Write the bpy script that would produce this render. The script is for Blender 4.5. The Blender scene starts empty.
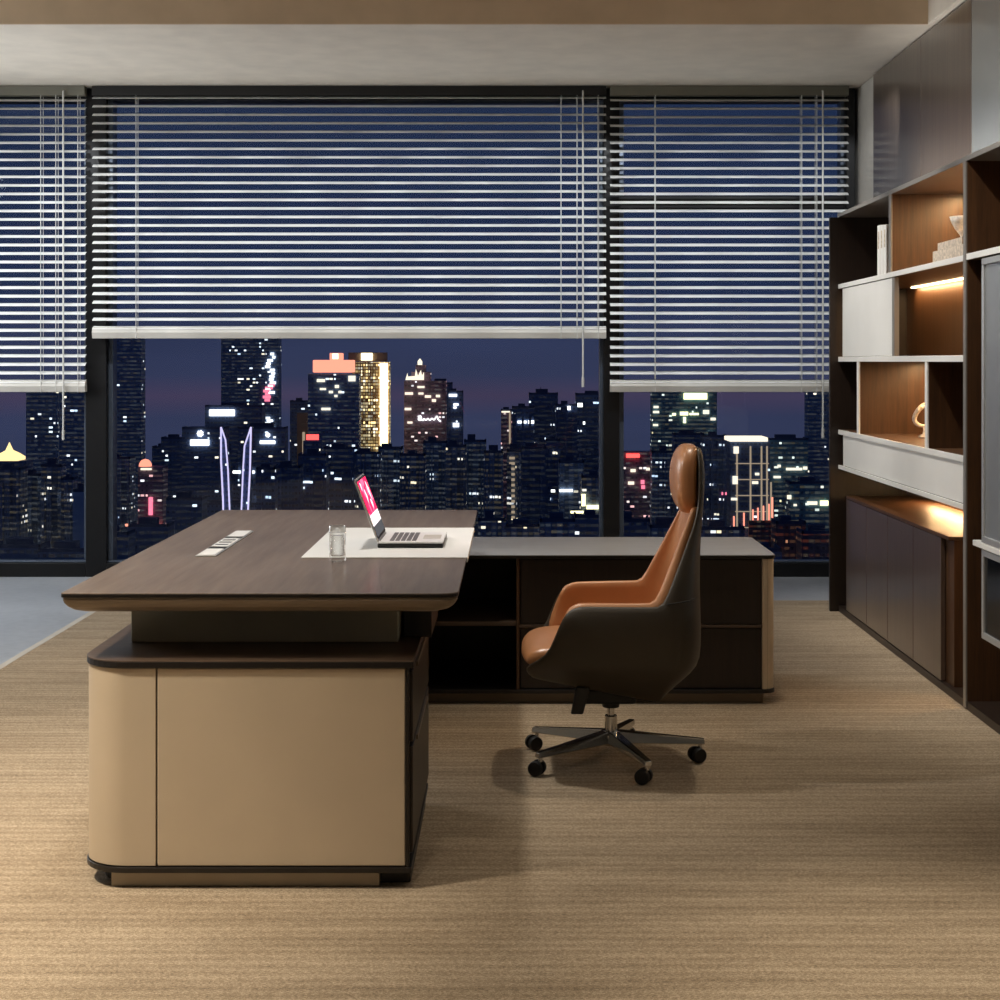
import bpy, bmesh, math, random
from mathutils import Vector, Matrix

rnd = random.Random(7)
SC = bpy.context.scene
COL = SC.collection
PI = math.pi
F, CX, HY, CH = 1600.0, 512.0, 361.0, 1.35      # focal length in px, principal column, horizon row, eye height


def X(px, d):
    return (px - CX) * d / F


def Z(py, d):
    return CH - (py - HY) * d / F


def lin(c):
    c = c / 255.0
    return c / 12.92 if c <= 0.04045 else ((c + 0.055) / 1.055) ** 2.4


def rgb(r, g, b):
    return (lin(r), lin(g), lin(b), 1.0)


# ------------------------------------------------------------------ node helpers
class NT:
    def __init__(s, name):
        s.m = bpy.data.materials.new(name)
        s.m.use_nodes = True
        s.t = s.m.node_tree
        s.t.nodes.clear()
        s.out = s.t.nodes.new('ShaderNodeOutputMaterial')

    def n(s, typ, **kw):
        nd = s.t.nodes.new('ShaderNode' + typ)
        ins = kw.pop('ins', {})
        for k, v in kw.items():
            setattr(nd, k, v)
        for k, v in ins.items():
            s.put(nd.inputs[k], v)
        return nd

    def put(s, sock, v):
        if isinstance(v, bpy.types.NodeSocket):
            s.t.links.new(v, sock)
        else:
            sock.default_value = v

    def math(s, op, a, b=None, clamp=False):
        nd = s.t.nodes.new('ShaderNodeMath')
        nd.operation = op
        nd.use_clamp = clamp
        s.put(nd.inputs[0], a)
        if b is not None:
            s.put(nd.inputs[1], b)
        return nd.outputs[0]

    def ramp(s, fac, stops, interp='LINEAR'):
        nd = s.t.nodes.new('ShaderNodeValToRGB')
        cr = nd.color_ramp
        cr.interpolation = interp
        while len(cr.elements) < len(stops):
            cr.elements.new(0.5)
        for e, (p, c) in zip(cr.elements, stops):
            e.position = p
            e.color = c
        s.put(nd.inputs[0], fac)
        return nd.outputs[0]

    def mix(s, fac, a, b):
        nd = s.t.nodes.new('ShaderNodeMix')
        nd.data_type = 'RGBA'
        s.put(nd.inputs[0], fac)
        s.put(nd.inputs[6], a)
        s.put(nd.inputs[7], b)
        return nd.outputs[2]

    def coords(s, scale=(1, 1, 1), kind='Object', rot=(0, 0, 0)):
        tc = s.n('TexCoord')
        mp = s.n('Mapping')
        s.t.links.new(tc.outputs[kind], mp.inputs[0])
        mp.inputs['Scale'].default_value = scale
        mp.inputs['Rotation'].default_value = rot
        return mp.outputs[0]

    def noise(s, vec, scale=5.0, detail=3.0, rough=0.5):
        nd = s.n('TexNoise', ins={'Scale': scale, 'Detail': detail, 'Roughness': rough})
        s.put(nd.inputs['Vector'], vec)
        return nd.outputs['Fac']

    def bump(s, h, strength, dist=0.01):
        nd = s.n('Bump', ins={'Strength': strength, 'Distance': dist})
        s.put(nd.inputs['Height'], h)
        return nd.outputs[0]

    def bsdf(s, **ins):
        nd = s.n('BsdfPrincipled')
        for k, v in ins.items():
            s.put(nd.inputs[k.replace('_', ' ')], v)
        s.t.links.new(nd.outputs[0], s.out.inputs[0])
        return nd


def plain(name, col, rough=0.5, metal=0.0, var=0.06, scale=6.0, bump=0.0, bscale=80.0, **kw):
    """a plain finish with a faint procedural unevenness"""
    t = NT(name)
    v = t.coords()
    f = t.noise(v, scale, 3)
    a = tuple(min(1, c * (1 - var)) for c in col[:3]) + (1,)
    b = tuple(min(1, c * (1 + var)) for c in col[:3]) + (1,)
    c = t.ramp(f, [(0.3, a), (0.7, b)])
    d = dict(Base_Color=c, Roughness=rough, Metallic=metal)
    d.update(kw)
    if bump:
        d['Normal'] = t.bump(t.noise(v, bscale, 2), bump, 0.002)
    t.bsdf(**d)
    return t.m


def wood(name, c1, c2, stretch, rough=0.4, coat=0.0, scale=1.0, spec=0.5):
    """veneer: fine grain drawn out along the axis with the small stretch value"""
    t = NT(name)
    v = t.coords(stretch)
    n1 = t.noise(v, 3.0 * scale, 6, 0.62)
    n2 = t.noise(v, 14.0 * scale, 4, 0.6)
    f = t.math('ADD', t.math('MULTIPLY', n1, 0.6), t.math('MULTIPLY', n2, 0.4))
    c = t.ramp(f, [(0.34, c1), (0.66, c2)])
    r = t.math('ADD', t.math('MULTIPLY', n2, 0.12), rough - 0.06)
    t.bsdf(Base_Color=c, Roughness=r, Coat_Weight=coat, Coat_Roughness=0.2, Specular_IOR_Level=spec,
           Normal=t.bump(n2, 0.05, 0.001))
    return t.m


def glow(name, col, strength, sample=False):
    t = NT(name)
    e = t.n('Emission', ins={'Color': col, 'Strength': strength})
    t.t.links.new(e.outputs[0], t.out.inputs[0])
    if not sample:
        t.m.cycles.emission_sampling = 'NONE'
    return t.m


# ------------------------------------------------------------------ mesh helpers
class MB:
    def __init__(s):
        s.v, s.f = [], []

    def add(s, vs, fs):
        o = len(s.v)
        s.v += [tuple(v) for v in vs]
        s.f += [tuple(i + o for i in f) for f in fs]
        return s

    def box(s, x0, x1, y0, y1, z0, z1):
        x0, x1 = min(x0, x1), max(x0, x1)
        y0, y1 = min(y0, y1), max(y0, y1)
        z0, z1 = min(z0, z1), max(z0, z1)
        vs = [(x0, y0, z0), (x1, y0, z0), (x1, y1, z0), (x0, y1, z0), (x0, y0, z1), (x1, y0, z1), (x1, y1, z1), (x0, y1, z1)]
        return s.add(vs, [(0, 3, 2, 1), (4, 5, 6, 7), (0, 1, 5, 4), (1, 2, 6, 5), (2, 3, 7, 6), (3, 0, 4, 7)])

    def loft(s, rings, cap0=True, cap1=True, closed=True):
        n = len(rings[0])
        vs = [p for r in rings for p in r]
        fs = []
        for k in range(len(rings) - 1):
            for i in range(n if closed else n - 1):
                j = (i + 1) % n
                fs.append((k * n + i, k * n + j, (k + 1) * n + j, (k + 1) * n + i))
        if cap0:
            fs.append(tuple(reversed(range(n))))
        if cap1:
            fs.append(tuple(range((len(rings) - 1) * n, len(rings) * n)))
        return s.add(vs, fs)

    def prism(s, outline, z0, z1):
        return s.loft([[(x, y, z0) for x, y in outline], [(x, y, z1) for x, y in outline]])

    def lathe(s, prof, cx, cy, n=24, cap0=True, cap1=True):
        return s.loft([[(cx + r * math.cos(2 * PI * i / n), cy + r * math.sin(2 * PI * i / n), z) for i in range(n)]
                       for r, z in prof], cap0, cap1)

    def tube(s, p0, p1, r0, r1=None, n=10):
        r1 = r0 if r1 is None else r1
        p0, p1 = Vector(p0), Vector(p1)
        d = (p1 - p0).normalized()
        a = d.orthogonal().normalized()
        b = d.cross(a)
        rings = []
        for p, r in ((p0, r0), (p1, r1)):
            rings.append([tuple(p + a * (r * math.cos(2 * PI * i / n)) + b * (r * math.sin(2 * PI * i / n))) for i in range(n)])
        return s.loft(rings)

    def path(s, pts, r, n=8):
        for a, b in zip(pts, pts[1:]):
            s.tube(a, b, r, r, n)
        return s

    def bar(s, p0, p1, w0, h0, w1, h1):
        """tapering rectangular bar, w horizontal, h vertical"""
        p0, p1 = Vector(p0), Vector(p1)
        d = (p1 - p0)
        d.z = 0
        d.normalize()
        a = Vector((-d.y, d.x, 0))
        u = Vector((0, 0, 1))
        rings = []
        for p, w, h in ((p0, w0, h0), (p1, w1, h1)):
            rings.append([tuple(p - a * w / 2 - u * h / 2), tuple(p + a * w / 2 - u * h / 2),
                          tuple(p + a * w * .35 + u * h / 2), tuple(p - a * w * .35 + u * h / 2)])
        return s.loft(rings)

    def superell(s, c, h, n=2.5, seg=24, rings=14):
        def sp(v, e):
            return math.copysign(abs(v) ** e, v)
        e = 2.0 / n
        rr = []
        for k in range(1, rings):
            ph = -PI / 2 + PI * k / rings
            rr.append([(c[0] + h[0] * sp(math.cos(ph), e) * sp(math.cos(2 * PI * i / seg), e),
                        c[1] + h[1] * sp(math.cos(ph), e) * sp(math.sin(2 * PI * i / seg), e),
                        c[2] + h[2] * sp(math.sin(ph), e)) for i in range(seg)])
        return s.loft(rr)

    def build(s, name, mat, parent=None, bevel=0.0, smooth=False, seg=2, sub=0, solid=0.0):
        me = bpy.data.meshes.new(name)
        me.from_pydata(s.v, [], s.f)
        me.validate()
        bm = bmesh.new()
        bm.from_mesh(me)
        bmesh.ops.recalc_face_normals(bm, faces=bm.faces)
        bm.to_mesh(me)
        bm.free()
        me.materials.append(mat)
        o = bpy.data.objects.new(name, me)
        COL.objects.link(o)
        if parent is not None:
            o.parent = parent
            o.matrix_parent_inverse = Matrix.Identity(4)
            off = Vector((0, 0, 0))
            p = parent
            while p is not None:
                off += p.location
                p = p.parent
            me.transform(Matrix.Translation(-off))
        if smooth:
            for p in me.polygons:
                p.use_smooth = True
        if solid:
            m = o.modifiers.new('solid', 'SOLIDIFY')
            m.thickness = solid
            m.offset = -1
        if bevel:
            m = o.modifiers.new('bevel', 'BEVEL')
            m.width = bevel
            m.segments = seg
            m.limit_method = 'ANGLE'
            m.angle_limit = math.radians(35)
        if sub:
            m = o.modifiers.new('sub', 'SUBSURF')
            m.levels = m.render_levels = sub
        return o


def rbox(x0, x1, y0, y1, radii, n=8):
    """outline with one radius per corner: (x0,y0) (x1,y0) (x1,y1) (x0,y1)"""
    pts = []
    for (cx, cy, sx, sy, a0), r in zip(((x0, y0, 1, 1, PI), (x1, y0, -1, 1, 1.5 * PI), (x1, y1, -1, -1, 0), (x0, y1, 1, -1, .5 * PI)), radii):
        if r <= 0:
            pts.append((cx, cy))
            continue
        for i in range(n + 1):
            a = a0 + .5 * PI * i / n
            pts.append((cx + sx * r + r * math.cos(a), cy + sy * r + r * math.sin(a)))
    return pts


def tag(o, label=None, cat=None, group=None, kind=None):
    if label:
        o['label'] = label
    if cat:
        o['category'] = cat
    if group:
        o['group'] = group
    if kind:
        o['kind'] = kind
    return o


def thing(name, label, cat, loc, group=None):
    o = bpy.data.objects.new(name, None)
    o.empty_display_size = .05
    COL.objects.link(o)
    o.location = loc
    return tag(o, label, cat, group)


def structure(o):
    o['kind'] = 'structure'
    return o


# ------------------------------------------------------------------ materials
M = {}
M['plaster'] = plain('plaster', rgb(222, 214, 202), .85, bump=.05, bscale=60)
M['tray'] = plain('tray_plaster', rgb(205, 182, 153), .85, bump=.05)
M['plain_wall'] = plain('wall_paint', rgb(190, 186, 178), .8, bump=.05)
M['frame'] = plain('dark_window_frame', rgb(24, 24, 26), .38, .3)
M['reveal'] = plain('grey_glazing_bead', rgb(92, 102, 118), .35, .5)
M['slat'] = plain('blind_slat', rgb(228, 228, 226), .42, .0, .03)
M['rail'] = plain('blind_rail', rgb(196, 192, 184), .5)
M['rail_dark'] = plain('blind_rail_dark', rgb(16, 16, 15), .6)
M['rail_olive'] = plain('blind_head_olive', rgb(112, 110, 98), .55)
M['cord'] = plain('blind_cord', rgb(205, 204, 200), .7)
M['walnut_y'] = wood('walnut_lengthwise', rgb(98, 82, 70), rgb(138, 120, 106), (14, .9, 14), .34, .15)
M['walnut_x'] = wood('walnut_crosswise', rgb(64, 50, 40), rgb(104, 84, 68), (.9, 14, 14), .34, .1)
M['walnut_z'] = wood('walnut_upright', rgb(62, 41, 26), rgb(92, 62, 38), (16, 16, .8), .36)
M['walnut_panel'] = wood('walnut_door', rgb(70, 56, 48), rgb(92, 74, 63), (16, 16, .7), .36, .8)
M['cladding'] = wood('wall_cladding', rgb(66, 55, 46), rgb(100, 86, 74), (20, 20, .5), .4, .9)
M['dark'] = plain('dark_lacquer', rgb(26, 21, 18), .38)
M['darkwood'] = wood('dark_carcass', rgb(30, 22, 17), rgb(48, 35, 27), (14, 14, .9), .42)
M['tan'] = plain('tan_leather_panel', rgb(200, 182, 156), .5, 0, .03, bump=.08, bscale=300)
M['tan_metal'] = plain('champagne_metal', rgb(122, 108, 92), .42, .3)
M['plinth'] = plain('grey_plinth', rgb(170, 158, 140), .5, .1)
M['lift'] = plain('olive_column', rgb(170, 166, 148), .5, 0)
M['white'] = plain('white_lacquer', rgb(236, 235, 230), .35, 0, .02)
M['offwhite'] = plain('white_mat', rgb(240, 240, 238), .45, 0, .02)
M['satin'] = plain('satin_silver', rgb(240, 240, 240), .4, .1, .02)
M['credenza_top'] = wood('reflection_grey_top', rgb(174, 177, 180), rgb(192, 195, 198), (.9, 14, 14), .32, .1)  # dark wood top; pale grey base stands in for the reflected blinds
M['silver'] = plain('silver', rgb(205, 206, 205), .3, .6)
M['grey_edge'] = plain('grey_edge', rgb(150, 145, 138), .4, .4)
M['black'] = plain('black_plastic', rgb(16, 16, 17), .45)
M['rubber'] = plain('black_wheel', rgb(13, 13, 14), .5)
M['chrome'] = plain('polished_metal', rgb(200, 198, 194), .14, 1.0, .02)
M['shell'] = plain('dark_shell_leather', rgb(62, 54, 42), .46, 0, .06, bump=.15, bscale=260)
M['cognac'] = plain('cognac_leather', rgb(192, 132, 84), .45, 0, .07, 9, bump=.1, bscale=240, Coat_Weight=.7, Coat_Roughness=.28)
M['shade_grey'] = plain('keyboard_grey', rgb(110, 110, 112), .5)
M['paper'] = plain('paper', rgb(226, 220, 208), .7, bump=.1)
M['porcelain'] = plain('speckled_ceramic', rgb(228, 218, 204), .5, 0, .25, 60, bump=.4, bscale=90)
M['stone_cover'] = plain('mottled_cover', rgb(204, 190, 172), .7, 0, .3, 70)


def carpet_material():
    t = NT('ribbed_carpet')
    v = t.coords()
    sep = t.n('SeparateXYZ')
    t.put(sep.inputs[0], v)
    y = sep.outputs[1]
    wob = t.noise(t.coords((.8, 1.6, 1)), 2.0, 2)
    ph = t.math('ADD', t.math('MULTIPLY', y, 2 * PI / .042), t.math('MULTIPLY', wob, 1.6))
    rib = t.math('ADD', t.math('MULTIPLY', t.math('SINE', ph), .5), .5)
    streak = t.noise(t.coords((.55, 4.5, 1)), 2.6, 5, .62)
    speck = t.noise(t.coords((1, 1.4, 1)), 170.0, 3, .85)
    fine = t.noise(t.coords((40, 80, 1)), 3.0, 2, .6)
    f = .5
    for q, k in ((streak, .38), (rib, .07), (speck, 1.1), (fine, .3)):
        f = t.math('ADD', f, t.math('MULTIPLY', t.math('SUBTRACT', q, .5), k))
    c = t.ramp(f, [(.28, rgb(118, 101, 79)), (.50, rgb(173, 152, 125)), (.72, rgb(218, 200, 172))])
    h = t.math('ADD', t.math('MULTIPLY', rib, .4), t.math('MULTIPLY', speck, 1.4))
    t.bsdf(Base_Color=c, Roughness=.95, Specular_IOR_Level=.08, Sheen_Weight=.15, Normal=t.bump(h, .4, .012))
    return t.m


M['carpet'] = carpet_material()
M['carpet_edge'] = plain('carpet_binding', rgb(205, 198, 186), .7)


def floor_material():
    t = NT('grey_stone_floor')
    v = t.coords()
    n = t.noise(v, 1.3, 6, .6)
    n2 = t.noise(v, 20, 4)
    f = t.math('ADD', t.math('MULTIPLY', n, .7), t.math('MULTIPLY', n2, .3))
    c = t.ramp(f, [(.3, rgb(158, 164, 172)), (.7, rgb(190, 195, 202))])
    t.bsdf(Base_Color=c, Roughness=.5)
    return t.m


M['floor'] = floor_material()


def pane_material(name, tint=(1, 1, 1, 1), rough=0.0, f0=.04):
    t = NT(name)
    tr = t.n('BsdfTransparent', ins={'Color': tint})
    gl = t.n('BsdfGlossy', ins={'Color': (1, 1, 1, 1), 'Roughness': rough})
    lw = t.n('Fresnel', ins={'IOR': 1.2})
    mx = t.n('MixShader')
    t.t.links.new(lw.outputs[0], mx.inputs[0])
    t.t.links.new(tr.outputs[0], mx.inputs[1])
    t.t.links.new(gl.outputs[0], mx.inputs[2])
    t.t.links.new(mx.outputs[0], t.out.inputs[0])
    return t.m


M['pane'] = pane_material('window_glass')


def tumbler_material():
    t = NT('clear_tumbler')
    tr = t.n('BsdfTransparent', ins={'Color': (.985, .99, .99, 1)})
    gl = t.n('BsdfGlossy', ins={'Color': (1, 1, 1, 1), 'Roughness': .03})
    lw = t.n('LayerWeight', ins={'Blend': .25})
    mx = t.n('MixShader')
    t.t.links.new(lw.outputs['Facing'], mx.inputs[0])
    t.t.links.new(tr.outputs[0], mx.inputs[1])
    t.t.links.new(gl.outputs[0], mx.inputs[2])
    t.t.links.new(mx.outputs[0], t.out.inputs[0])
    return t.m


M['glass'] = tumbler_material()
M['smoked'] = plain('smoked_glass_door', rgb(160, 164, 166), .25, .4, .03)
M['black_glass'] = plain('black_glass_door', rgb(14, 15, 17), .12, 0, .02)
M['gloss_panel'] = plain('glossy_grey_panel', rgb(168, 172, 172), .22, .55, .02)
M['led'] = glow('warm_led', (1.0, .72, .38, 1), 14.0)


def facade(name, wall, fw, fh, lit, cols, strength, dim=.02, stripe=0.0, fill=(.68, .5)):
    """night facade: a grid of windows in object space, some of them lit"""
    t = NT(name)
    tc = t.n('TexCoord')
    sep = t.n('SeparateXYZ')
    t.put(sep.inputs[0], tc.outputs['Object'])
    geo = t.n('NewGeometry')
    sn = t.n('SeparateXYZ')
    t.put(sn.inputs[0], geo.outputs['Normal'])
    side = t.math('LESS_THAN', t.math('ABSOLUTE', sn.outputs[2]), .5)
    oi = t.n('ObjectInfo')
    seed = t.math('MULTIPLY', oi.outputs['Random'], 97.0)
    u = t.math('DIVIDE', t.math('ADD', sep.outputs[0], sep.outputs[1]), fw)
    v = t.math('DIVIDE', sep.outputs[2], fh)
    u = t.math('ADD', u, 500.0)
    v = t.math('ADD', v, 500.0)
    iu, iv = t.math('FLOOR', u), t.math('FLOOR', v)
    fu, fv = t.math('FRACT', u), t.math('FRACT', v)
    comb = t.n('CombineXYZ')
    t.put(comb.inputs[0], iu); t.put(comb.inputs[1], iv); t.put(comb.inputs[2], seed)
    wn = t.n('TexWhiteNoise')
    t.put(wn.inputs['Vector'], comb.outputs[0])
    # neighbouring rooms go together: a coarser cell decides how busy an area is
    comb2 = t.n('CombineXYZ')
    t.put(comb2.inputs[0], t.math('FLOOR', t.math('DIVIDE', iu, 3.0))); t.put(comb2.inputs[1], t.math('FLOOR', t.math('DIVIDE', iv, 2.0)))
    t.put(comb2.inputs[2], seed)
    wn2 = t.n('TexWhiteNoise')
    t.put(wn2.inputs['Vector'], comb2.outputs[0])
    busy = t.math('POWER', wn2.outputs['Value'], 4.0)
    thr = t.math('SUBTRACT', 1.0, t.math('MULTIPLY', busy, lit * 3.2))
    on = t.math('GREATER_THAN', wn.outputs['Value'], thr)
    sc = t.n('SeparateColor')
    t.put(sc.inputs[0], wn.outputs['Color'])
    hw = t.math('MULTIPLY', t.math('ADD', t.math('MULTIPLY', sc.outputs[2], .8), .45), fill[0] / 2)
    mu = t.math('LESS_THAN', t.math('ABSOLUTE', t.math('SUBTRACT', fu, .5)), hw)
    mv = t.math('LESS_THAN', t.math('ABSOLUTE', t.math('SUBTRACT', fv, .5)), fill[1] / 2)
    mask = t.math('MULTIPLY', t.math('MULTIPLY', mu, mv), side)
    br = t.math('ADD', t.math('POWER', sc.outputs[0], 3.0), .06)
    col = t.ramp(sc.outputs[1], cols, 'CONSTANT')
    e = t.math('MULTIPLY', t.math('MULTIPLY', on, br), strength)
    e = t.math('ADD', e, t.math('MULTIPLY', sc.outputs[2], dim))
    e = t.math('MULTIPLY', e, mask)
    w2 = tuple(c * .55 for c in wall[:3]) + (1,)
    band = t.math('LESS_THAN', t.math('FRACT', t.math('MULTIPLY', u, .5)), .5)
    base = t.mix(t.math('MULTIPLY', band, stripe), wall, w2)
    base = t.mix(t.math('MULTIPLY', mask, .6), base, rgb(18, 24, 36))
    t.bsdf(Base_Color=base, Roughness=.6, Emission_Color=col, Emission_Strength=e)
    t.m.cycles.emission_sampling = 'NONE'
    return t.m


COOL = [(0, (.75, .9, 1, 1)), (.5, (.9, .97, 1, 1)), (.78, (1, .93, .7, 1)), (.93, (.6, .8, 1, 1))]
WARM = [(0, (1, .85, .55, 1)), (.45, (1, .95, .8, 1)), (.8, (.9, .95, 1, 1))]
GREEN = [(0, (.85, 1, .9, 1)), (.5, (.95, 1, .85, 1)), (.8, (1, .9, .5, 1))]
GOLD = [(0, (1, .72, .3, 1)), (.5, (1, .85, .5, 1)), (.85, (1, .95, .75, 1))]
PINK = [(0, (1, .55, .55, 1)), (.4, (1, .85, .8, 1)), (.75, (.95, .95, 1, 1))]
RED = [(0, (1, .25, .14, 1)), (.5, (1, .45, .25, 1)), (.8, (1, .75, .5, 1))]
M['f_office'] = facade('facade_office', rgb(116, 142, 186), 2.1, 2.5, .085, COOL, 1.6, .04, .2, (.85, .42))  # bluish facade wall colours lifted to stand in for distance haze
M['f_dark'] = facade('facade_dark', rgb(98, 120, 166), 2.2, 2.6, .055, COOL, 1.5, .018, .15, (.85, .4))
M['f_flats'] = facade('facade_flats', rgb(140, 158, 190), 1.9, 2.2, .11, WARM, 1.3, .045, .8, (.8, .42))
M['f_flats_cool'] = facade('facade_flats_cool', rgb(128, 152, 190), 1.9, 2.2, .11, COOL, 1.2, .05, .8, (.8, .42))
M['f_green'] = facade('facade_green', rgb(104, 150, 176), 2.2, 2.5, .07, GREEN, 1.2, .06, .2, (.85, .42))
M['f_gold'] = facade('facade_gold', rgb(190, 146, 92), 1.5, 1.9, .95, GOLD, 2.2, .5, .3, (.8, .65))
M['f_pink'] = facade('facade_pink', rgb(160, 130, 152), 2.1, 2.4, .11, PINK, 1.3, .06, .3, (.85, .42))
M['f_red'] = facade('facade_red', rgb(120, 104, 116), 2.0, 2.4, .1, RED, .7, .05, .5, (.8, .42))
M['f_block'] = plain('facade_blank', rgb(160, 184, 220), .7)
M['f_beige'] = plain('facade_beige', rgb(150, 132, 118), .7)
M['roof'] = plain('roof_plant', rgb(76, 88, 120), .8)
M['g_white'] = glow('sign_white', (.95, 1, .98, 1), 2.2)
M['g_yellow'] = glow('sign_yellow', (1, .93, .5, 1), 2.2)
M['g_red'] = glow('sign_red', (1, .09, .08, 1), 2.2)
M['g_coral'] = glow('sign_coral', (1, .33, .22, 1), 1.45)
M['g_pink'] = glow('neon_pink', (1, .22, .34, 1), 1.3)
M['g_gold'] = glow('lit_gold', (1, .74, .34, 1), 1.5)
M['g_goldhot'] = glow('lit_gold_edge', (1, .83, .48, 1), 3.0)
M['g_violet'] = glow('neon_violet', (.68, .64, 1, 1), 1.1)
M['g_rim'] = glow('lit_rim', (1, .9, .7, 1), 1.3)
M['g_flood'] = glow('flood_strip', (1, .78, .55, 1), .36)
M['ground'] = plain('city_ground', rgb(34, 38, 50), .9)

# ------------------------------------------------------------------ the room shell
YW = 10.0                                   # front of the window frames
CE, TR = 3.056, 3.42                        # soffit underside, tray ceiling
XL, XR, YB = -4.6, 2.165, -1.6
s = MB().box(XL - .2, XR + .2, YB - .2, YW + .3, -.2, 0).build('floor', M['floor']); structure(s)
s = MB().box(XL - .2, XR + .2, YB - .2, YW + .3, TR, TR + .15).build('ceiling', M['plaster']); structure(s)
sof = MB().box(XL, XR, 8.12, YW + .3, CE, TR).box(2.108, XR, YB, 8.12, CE, TR)
s = sof.build('trim_1', M['plaster'], bevel=.004); structure(s)
s = MB().box(XL, 2.108, 8.105, 8.12, CE + .002, TR).build('trim_2', M['tray']); structure(s)
s = MB().box(XR, XR + .2, YB, YW + .3, 0, TR).build('wall_right', M['plain_wall']); structure(s)
s = MB().box(XL - .2, XL, YB, YW + .3, 0, TR).build('wall_left', M['plain_wall']); structure(s)
s = MB().box(XL, XR, YB - .2, YB, 0, TR).build('wall_back', M['plain_wall']); structure(s)

# windows: outer frame, panes, mullions
GY = YW + .09


def mullion(n, x0, x1, bead_l, bead_r):
    a = structure(MB().box(x0, x1, YW, YW + .2, 0, CE).build('trim_%d' % n, M['frame'], bevel=.004))
    b = MB()
    if bead_l:
        b.box(x0 - .022, x0, YW + .045, YW + .15, .0875, CE)
    if bead_r:
        b.box(x1, x1 + .03, YW + .045, YW + .15, .0875, CE)
    b.build('glazing_bead', M['reveal'], a, bevel=.003)
    return a


mullion(3, -2.665, -2.535, True, True)
mullion(4, .572, .672, True, True)
mullion(5, 2.085, 2.145, True, False)
mullion(6, XL, XL + .12, False, True)
wins = [(-4.48, -2.665), (-2.535, .572), (.672, 2.085)]
for i, (x0, x1) in enumerate(wins):
    w = structure(MB().box(x0, x1, GY, GY + .012, .0875, CE).build('window_%d' % (i + 1), M['pane']))
    w.visible_shadow = True
    fr = MB().box(x0, x1, YW, YW + .2, 0, .0875)
    fr.box(x0, x1, YW + .02, YW + .2, CE - .07, CE)
    fr.build('window_frame', M['frame'], w, bevel=.003)
    MB().box(x0, x1, YW + .02, YW + .088, .0875, .099).build('sill_bead', M['reveal'], w, bevel=.003)
    if i == 2:
        MB().box(x0, x1, YW + .02, YW + .2, 2.30, 2.385).build('transom', M['frame'], w, bevel=.003)

# wall cladding above the bookcase and the glossy panel next to it
cl = MB()
for y0, y1 in ((9.47, 8.37), (8.366, 7.445)):
    cl.box(2.138, XR, y1, y0, 2.146, CE - .012)
s = cl.build('trim_7', M['cladding'], bevel=.002); structure(s)
s = MB().box(2.136, XR, 6.2, 7.435, 2.146, CE - .012).box(2.136, XR, 4.4, 6.195, 2.146, CE - .012).build('trim_8', M['gloss_panel'], bevel=.002)
structure(s)

# ------------------------------------------------------------------ carpet
CXL, CYF = -2.235, 9.0
crp = thing('carpet', 'large tan ribbed office carpet with pale bound edge under desk and chair', 'carpet', (0, 4.5, 0))
MB().box(CXL, XR - .002, YB + .002, CYF, .0005, .0035).build('pile', M['carpet'], crp)
b = MB().box(CXL - .035, CXL, YB + .002, CYF, .0005, .0042)
b.build('edge_binding', M['carpet_edge'], crp, bevel=.002)
FZ = .0042


# ------------------------------------------------------------------ blinds
def blind(label, x0, x1, ytop, ybot, head_mat, cords, wand, head=True):
    d = 9.93
    root = thing('venetian_blind', label, 'blind', ((x0 + x1) / 2, d, CE - .002), 'venetian blinds on the window wall')
    MB().box(x0, x1, d - .03, d + .03, CE - .062, CE - .002).build('headrail', head_mat, root, bevel=.004)
    pitch = 8.52 * d / F
    z1, z0 = Z(ytop, d), Z(ybot - 5, d)
    n = int((z1 - z0) / pitch)
    mb = MB()
    a = math.radians(23.5)
    W = .05
    for k in range(n + 1):
        zc = z1 - k * pitch
        top, bot = [], []
        for q in range(5):
            tt = (q / 4 - .5)
            yy, crown = tt * W, .0035 * (1 - (2 * tt) ** 2)
            yr = yy * math.cos(a) - crown * math.sin(a)
            zr = yy * math.sin(a) + crown * math.cos(a)
            top.append((d + yr, zc + zr))
            bot.append((d + yr, zc + zr - .0012))
        ring = top + bot[::-1]
        mb.loft([[(x0, y, z) for y, z in ring], [(x1, y, z) for y, z in ring]])
    mb.build('slats', M['slat'], root)
    zt, zm, zb = Z(ybot - 11.5, d), Z(ybot - 6, d), Z(ybot, d)
    MB().loft([[(x, d - .012, zt), (x, d + .02, zt), (x, d + .03, zb), (x, d - .022, zb), (x, d - .03, zm)] for x in (x0, x1)]).build('bottom_rail', M['rail'], root, bevel=.002)
    for px in cords:
        c = MB()
        xx = X(px, d)
        for dy in (-.027, .027):
            c.tube((xx, d + dy, zb - .002), (xx, d + dy, CE - .06), .0026, n=6)
        c.build('ladder_cord', M['cord'], root)
    if wand:
        px, yb = wand
        xx = X(px, d - .05)
        w = MB().tube((xx, d - .045, Z(yb, d - .05)), (xx, d - .045, CE - .04), .0058, n=8)
        w.tube((xx, d - .045, Z(yb, d - .05)), (xx, d - .045, Z(yb, d - .05) + .06), .0085, n=8)
        w.tube((xx, d - .028, CE - .035), (xx, d - .047, CE - .04), .005)
        w.build('tilt_wand', M['cord'], root)
    return root


blind('white venetian blind over the widest window, drawn only half way down', X(93, 9.93), X(606, 9.93), 97.5, 338.5, M['rail_dark'], (137, 561, 577, 598), (583, 387))
blind('white venetian blind beside the bookcase, hanging over the dark transom', X(610, 9.93), X(848, 9.93), 100, 392, M['rail_olive'], (655, 801, 816), (823, 438))
blind('white venetian blind in the window at the end away from the bookcase', -4.45, X(86, 9.93), 100, 392, M['rail_olive'], (-60, 42, 57, 79), (63, 440))

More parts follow.
